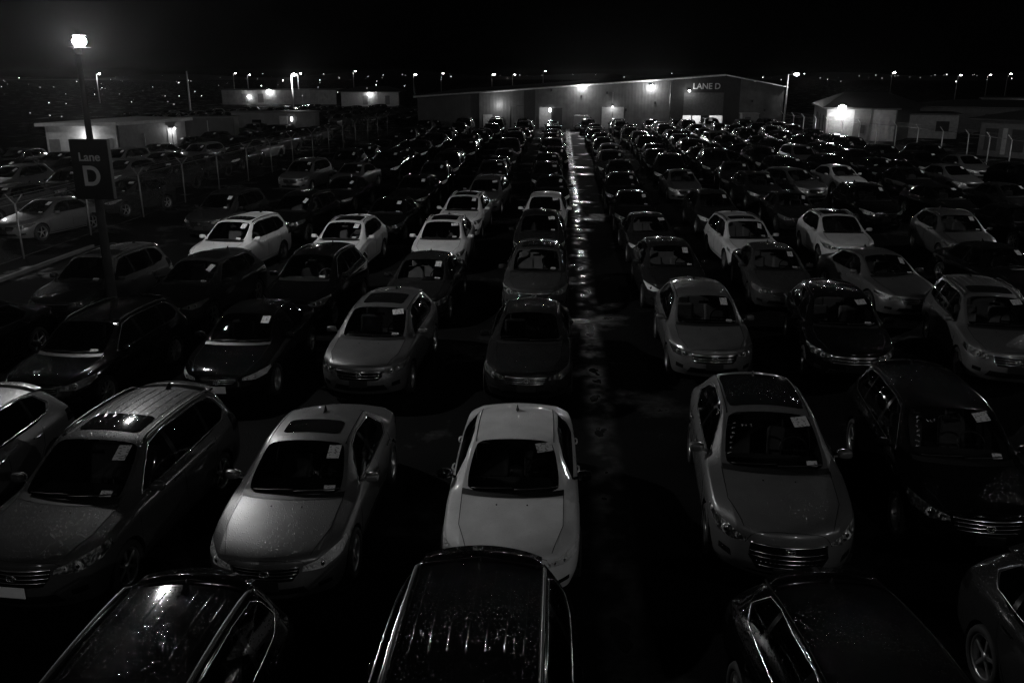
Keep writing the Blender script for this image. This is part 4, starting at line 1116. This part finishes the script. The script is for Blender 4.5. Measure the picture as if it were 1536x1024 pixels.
# ------------------------------------------------------------------ buildings
def building(name, pts, h, label, walls, roofmat, hip=None, over=.45, roofth=.14, flat=True, cat='building'):
    """walls: material per side; pts anticlockwise"""
    cx = sum(p_[0] for p_ in pts) / len(pts); cy = sum(p_[1] for p_ in pts) / len(pts)
    q = tag(empty(name, (cx, cy, 0)), label, cat)
    P = [Vector((p_[0] - cx, p_[1] - cy, 0)) for p_ in pts]
    n = len(P)
    for k in range(n):
        a, c = P[k], P[(k + 1) % n]; d = (c - a); ln = d.length; d.normalize(); nm = Vector((d.y, -d.x, 0))
        b = NB(); M = Matrix.Translation((a + c) / 2 - nm * .1 + Vector((0, 0, h / 2))) @ Matrix.Rotation(math.atan2(d.y, d.x), 4, 'Z')
        box(b, (0, 0, 0), (ln - .205, .2, h)); bmesh.ops.transform(b, matrix=M, verts=b.verts)
        o = obj('wall', b, walls[k % len(walls)], q)
    b = NB()
    O = []
    for k in range(n):
        a = P[k]; O.append(a + a.normalized() * over * 1.4 + Vector((0, 0, h + .004)))
    lo = [b.verts.new(v) for v in O]; hi = [b.verts.new(v + Vector((0, 0, roofth))) for v in O]
    b.faces.new(lo[::-1])
    for k in range(n): b.faces.new((lo[k], lo[(k + 1) % n], hi[(k + 1) % n], hi[k]))
    if hip:
        m1 = (O[0] + O[3]) / 2; m2 = (O[1] + O[2]) / 2
        r1 = b.verts.new(m1.lerp(m2, .28) + Vector((0, 0, hip))); r2 = b.verts.new(m1.lerp(m2, .72) + Vector((0, 0, hip)))
        b.faces.new((hi[0], hi[1], r2, r1)); b.faces.new((hi[1], hi[2], r2)); b.faces.new((hi[2], hi[3], r1, r2)); b.faces.new((hi[3], hi[0], r1))
    else: b.faces.new(hi)
    bmesh.ops.recalc_face_normals(b, faces=b.faces)
    obj('roof', b, roofmat, q)
    return q, P
def on_wall(q, P, k, u, z, w, h, name, mat, d=.05, out=.03, parent=None):
    a, c = P[k], P[(k + 1) % len(P)]; dd = (c - a).normalized(); nm = Vector((dd.y, -dd.x, 0))
    b = NB(); M = Matrix.Translation(a.lerp(c, u) + nm * out + Vector((0, 0, z))) @ Matrix.Rotation(math.atan2(dd.y, dd.x), 4, 'Z')
    box(b, (0, 0, 0), (w, d, h), bev=.008); bmesh.ops.transform(b, matrix=M, verts=b.verts)
    return obj(name, b, mat, parent or q), a.lerp(c, u) + nm * out + Vector((0, 0, z)), nm
# flat roofed office on the left
q, P = building('flat_roof_office', [(-36.2, 60.6), (-31.6, 62.0), (-29.4, 68.6), (-34.2, 70.2)], 2.75, 'low pale office with a flat overhanging roof left behind the Lane D sign', ['wall_pale', 'wall_grey', 'wall_grey', 'wall_grey'], 'roof_pale', over=.42, roofth=.22)  # face by the lamp pale, other faces grey: lamp light put into colour
for u in (.12, .42, .88): on_wall(q, P, 0, u, 1.1, .7 if u < .8 else .35, 1.5, 'window', 'wall_grey')
o, p0, nm = on_wall(q, P, 0, .58, 2.1, .2, .1, 'wall_lamp', 'trim_black'); b = NB(); ball(b, p0 + nm * .12 + Vector((0, 0, -.06)), (.09, .09, .06)); obj('lens', b, 'glow_small', o)
light('office_wall_lamp', p0 + nm * .45 + Vector((0, 0, -.1)), 40, .06, q)
o, p0, nm = on_wall(q, P, 1, .76, 1.2, .9, 2.1, 'door', 'wall_pale'); on_wall(q, P, 1, .76, 1.2, .04, 2.1, 'door_mullion', 'wall_dark', out=.065)
o, p0, nm = on_wall(q, P, 1, .76, 2.36, .55, .05, 'lamp_hood', 'trim_black', d=.5, out=.25); b = NB(); ball(b, p0 + nm * .1 + Vector((0, 0, -.1)), (.09, .09, .07)); obj('lens', b, 'glow_small', o)
light('left_lot_backlight', P[0].lerp(P[1], .5) + Vector((.6, -1.2, 2.7)), 500, .1, q, spot=(140, (.2, -1, -.3)))  # spot added as backlight for the cars beyond the left fence
light('office_door_lamp', p0 + nm * .2 + Vector((0, 0, -.25)), 28, .06, q)
on_wall(q, P, 1, .35, 1.1, .06, 1.9, 'downpipe', 'steel', d=.06, out=.05)
# container and caravan right of the office
q, P = building('storage_container', [(-33.4, 77.0), (-29.0, 77.8), (-29.4, 80.2), (-33.8, 79.4)], 2.5, 'dark storage container right behind the flat roofed office', ['cladding_dark'], 'roof_dark', over=.02)
on_wall(q, P, 0, .5, 1.2, .06, 2.2, 'door_bar', 'steel')
q, P = building('site_trailer', [(-33.0, 88.0), (-24.6, 88.6), (-24.9, 91.2), (-33.2, 90.6)], 2.5, 'grey site trailer standing right of the dark storage container', ['cladding'], 'roof_dark', over=.1)
on_wall(q, P, 0, .3, 1.5, .9, .7, 'window', 'gloss_black'); on_wall(q, P, 0, .62, 1.2, .8, 2.0, 'door', 'wall_pale'); o, p0, nm = on_wall(q, P, 0, .72, 1.9, .15, .4, 'wall_lamp', 'trim_black')
b = NB(); ball(b, p0 + nm * .1, (.1, .06, .22)); obj('lens', b, 'glow_small', o)
# distant low building, lit
q, P = building('long_low_building', [(-71, 185), (-47, 186.5), (-48, 198), (-72, 196)], 2.9, 'long low distant building with a bright lamp on its wall', ['cladding_pale', 'wall_grey'], 'roof_dark', over=.4)
for u in (.2, .34, .62, .8): on_wall(q, P, 0, u, 1.3, 1.2, 1.8, 'door', 'wall_pale' if u > .5 else 'wall_grey')
for u, z, r_, pw in ((.42, 2.6, .45, 22), (.24, 1.6, .22, 10)):
    o, p0, nm = on_wall(q, P, 0, u, z, .4, .2, 'wall_lamp', 'trim_black'); b = NB(); ball(b, p0 + nm * .4, (r_, .3, r_)); obj('lens', b, 'glow_street', o); light('building_lamp', p0 + nm * 1.4, pw, .2, q)
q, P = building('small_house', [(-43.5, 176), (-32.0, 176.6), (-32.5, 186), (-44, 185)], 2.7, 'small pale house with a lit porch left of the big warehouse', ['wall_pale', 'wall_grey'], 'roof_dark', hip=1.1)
for u, w in ((.42, 1.0), (.58, 1.4), (.8, .9)): on_wall(q, P, 0, u, 1.2, w, 1.7, 'window', 'wall_grey' if u != .58 else 'wall_pale')
o, p0, nm = on_wall(q, P, 0, .5, 2.3, .4, .2, 'porch_lamp', 'trim_black'); b = NB(); ball(b, p0 + nm * .4, (.3, .25, .3)); obj('lens', b, 'glow_street', o); light('porch_light', p0 + nm * 1.2, 18, .2, q)
# hip roofed house on the right
q, P = building('hip_roof_house', [(26.0, 89.4), (32.2, 87.6), (38.0, 97.0), (28.6, 103)], 2.95, 'hip roofed house with floodlit white walls behind the right fence', ['wall_pale', 'wall_grey', 'wall_grey', 'cladding'], 'roof_dark', hip=1.5)  # pale only near the flood, grey elsewhere: its light put into wall colours
on_wall(q, P, 0, .52, 1.45, 1.5, 2.9, 'porch', 'wall_grey', d=.12, out=.06)  # flat full-height grey panel, darker than the wall on either side
for u in (.18, .84): on_wall(q, P, 0, u, 1.2, .9, 2.0, 'door', 'wall_pale')
on_wall(q, P, 0, .53, 1.1, .5, .8, 'meter_box', 'trim_black', d=.1, out=.16)
o, p0, nm = on_wall(q, P, 0, .22, 3.25, .5, .15, 'flood_head', 'trim_black', d=.3, out=.75); b = NB(); ball(b, p0 + nm * .1 + Vector((0, 0, -.12)), (.34, .22, .26)); obj('lens', b, 'glow_wall', o)
light('house_flood', p0 + nm * .7 + Vector((0, 0, -.3)), 120, .1, q)
light('house_flood_beam', p0 + nm * .9, 900, .12, q, spot=(140, nm + Vector((0, 0, -.25))))
b = NB(); a = P[3]; tube(b, [a + Vector((-.4, -1.5, 2.9)), a + Vector((-.2, -1.6, 2.8)), a + Vector((-.2, -1.6, .2))], .07, 8); obj('downpipe', b, 'steel', q)
for u in (.3, .6, .85): on_wall(q, P, 3, u, 1.5, .9, 1.6, 'window', 'wall_dark')
q, P = building('low_annex', [(35.2, 92.8), (39.6, 91.2), (41, 97), (37, 98.5)], 2.3, 'low pale annex right of the hip roofed house', ['wall_pale'], 'roof_dark', over=.3)
on_wall(q, P, 0, .7, 1.2, 1.2, 1.0, 'window', 'wall_dark')
q, P = building('verandah_house', [(33.4, 73.0), (38.6, 66.0), (46, 71.5), (41, 78)], 2.75, 'pale house with a wide dark verandah roof behind the right fence end', ['wall_grey'], 'roof_dark', hip=1.0, over=.7)
for u, m_ in ((.12, 'wall_dark'), (.36, 'wall_dark'), (.72, 'wall_dark')): on_wall(q, P, 0, u, 1.3, 1.0, 1.7, 'window', m_)
on_wall(q, P, 0, .24, 1.2, .35, 2.0, 'door', 'wall_pale'); on_wall(q, P, 0, .52, 1.3, .5, 1.6, 'door', 'wall_pale')
light('verandah_lamp', P[0].lerp(P[1], .9) + Vector((-1.0, -.8, 2.3)), 30, .1, q)
q, P = building('long_low_shed', [(40.5, 104), (56, 98), (59, 107), (43, 113)], 2.6, 'long low dark shed behind the annex on the right', ['wall_grey'], 'roof_dark', over=.4, hip=.8)
for u in (.2, .45, .7): on_wall(q, P, 0, u, 1.3, 1.4, 1.4, 'window', 'wall_dark')
q, P = building('far_shed', [(54, 119), (62, 114), (66, 121), (58, 126)], 3.2, 'far dark shed with a lit yard seen over the verandah house', ['wall_grey'], 'roof_dark', over=.2)
o, p0, nm = on_wall(q, P, 0, .7, 2.0, .3, .2, 'wall_lamp', 'trim_black'); b = NB(); ball(b, p0 + nm * .3, (.2, .2, .2)); obj('lens', b, 'glow_small', o); light('shed_lamp', p0 + nm * 1.2, 60, .1, q)

# ------------------------------------------------------------------ fences
def fence(pts, spacing, h, label, arms, pmat='post_steel'):
    q = tag(empty('chain_link_fence', (pts[0][0], pts[0][1], 0)), label, 'fence')
    o = Vector((pts[0][0], pts[0][1], 0)); P = [Vector((x, y, 0)) - o for x, y in pts]
    post = NB(); tube(post, [(0, 0, 0), (0, 0, h)], .035, 8)
    for s in arms: tube(post, [(0, 0, h - .02), (s * .3, 0, h + .32)], .022, 6)
    pm = to_mesh(post, 'post', smooth=False); pm.materials.append(MATS[pmat])
    wires = NB(); net = NB(); uvl = net.loops.layers.uv.new('UVMap'); dist = 0
    for a, c in zip(P, P[1:]):
        ln = (c - a).length; n = max(1, round(ln / spacing)); ang = math.atan2((c - a).y, (c - a).x) - PI / 2
        for k in range(n):
            obj('post', pm, pmat, q, a.lerp(c, k / n) + Vector((random.uniform(-.05, .05), 0, 0)), (R(random.uniform(-1.2, 1.2)), R(random.uniform(-1, 1)), ang))
        sd = Vector((math.cos(ang), math.sin(ang), 0))
        for s in arms:
            for t_ in (.35, .7, 1.0): tube(wires, [a + sd * s * .3 * t_ + Vector((0, 0, h + .32 * t_)), c + sd * s * .3 * t_ + Vector((0, 0, h + .32 * t_))], .006, 4)
        tube(wires, [a + Vector((0, 0, h)), c + Vector((0, 0, h))], .016, 6); tube(wires, [a + Vector((0, 0, .08)), c + Vector((0, 0, .08))], .008, 4)
        f = net.faces.new([net.verts.new(v) for v in (a + Vector((0, 0, .05)), c + Vector((0, 0, .05)), c + Vector((0, 0, h)), a + Vector((0, 0, h)))])
        for l_, uv in zip(f.loops, ((dist, 0), (dist + ln, 0), (dist + ln, h), (dist, h))): l_[uvl].uv = uv
        dist += ln
    obj('wire', wires, 'wire_dark', q); obj('wire_mesh', net, 'chain_link', q)
    return q
fence([(-19.0, 20), (-19.0, 62), (-18.6, 100)], 4.7, 1.95, 'chain link fence with forked post tops along the left edge of the lot', (1, -1))
fence([(23.8, 97), (25.2, 86), (28.0, 76), (29.6, 66), (30.2, 52), (30.6, 40)], 2.9, 2.1, 'chain link fence with angled post tops along the right edge of the lot', (1,), 'plate_white')

# ------------------------------------------------------------------ unseen lamps outside the picture: the lot's own and ones added for glints
flood_post(29.5, 42, 9.0, PI, 'flood lamp post outside the right edge of the picture', 2600)
flood_post(-39, 54, 8.5, 0, 'added flood lamp post for glints, outside the left edge of the picture', 1500)  # unseen post added to give the left lot glints from behind
flood_post(-9.5, -9.0, 9.0, PI / 2, 'left flood lamp post behind the camera', 480)
flood_post(17.5, 3.0, 9.0, PI, 'added flood lamp post for hood gloss, right of the camera', 420)  # unseen post added for highlights on hoods and grilles
flood_post(7.5, -6.0, 9.0, PI / 2, 'right flood lamp post behind the camera', 780)

# ------------------------------------------------------------------ sky, camera, render settings
w = bpy.data.worlds.new('World'); sc.world = w; w.use_nodes = True
nt = w.node_tree; bg = nt.nodes['Background']
sky = nt.nodes.new('ShaderNodeTexSky'); sky.sky_type = 'NISHITA'; sky.sun_disc = False; sky.sun_elevation = R(-3); sky.sun_rotation = R(200)
hs = nt.nodes.new('ShaderNodeHueSaturation'); hs.inputs['Saturation'].default_value = 0
nt.links.new(sky.outputs[0], hs.inputs['Color']); nt.links.new(hs.outputs[0], bg.inputs['Color']); bg.inputs['Strength'].default_value = 0.05
cam = bpy.data.cameras.new('Camera'); co = bpy.data.objects.new('Camera', cam); COL.objects.link(co); sc.camera = co
P_ = math.atan(402 / 1300.); S_ = math.atan(74 * math.cos(P_) / 1300.)
co.location = (0, 0, 6.3); co.rotation_euler = (PI / 2 - P_, 0, S_)
cam.sensor_width = 36; cam.lens = 36 * 1300 / 1536.; cam.clip_end = 5000; cam.clip_start = .1
sc.view_settings.view_transform = 'Standard'; sc.view_settings.look = 'None'; sc.view_settings.exposure = 0; sc.view_settings.gamma = 1
sc.render.engine = 'CYCLES'
cy = sc.cycles; cy.max_bounces = 5; cy.diffuse_bounces = 2; cy.glossy_bounces = 3; cy.transparent_max_bounces = 12; cy.sample_clamp_indirect = 3; cy.sample_clamp_direct = 0
cy.use_denoising = True; cy.denoising_prefilter = "NONE"; cy.denoising_input_passes = "RGB_ALBEDO_NORMAL"; sc.render.filter_size = 1.2; cy.caustics_reflective = False; cy.caustics_refractive = False

# ------------------------------------------------------------------ thin air volume added for the halo round the lamps
hm, hnt, hout = nmat('haze_air')
hv = hnt.nodes.new('ShaderNodeVolumePrincipled'); hv.inputs['Density'].default_value = 0.00006; hv.inputs['Anisotropy'].default_value = 0.88; hv.inputs['Color'].default_value = (.9, .9, .9, 1)
hnt.links.new(hv.outputs[0], hout.inputs['Volume'])
b = NB(); box(b, (0, 300, 6), (3200, 3200, 14)); tag(obj('haze', b, 'haze_air'), kind='stuff')
cy.volume_bounces = 0
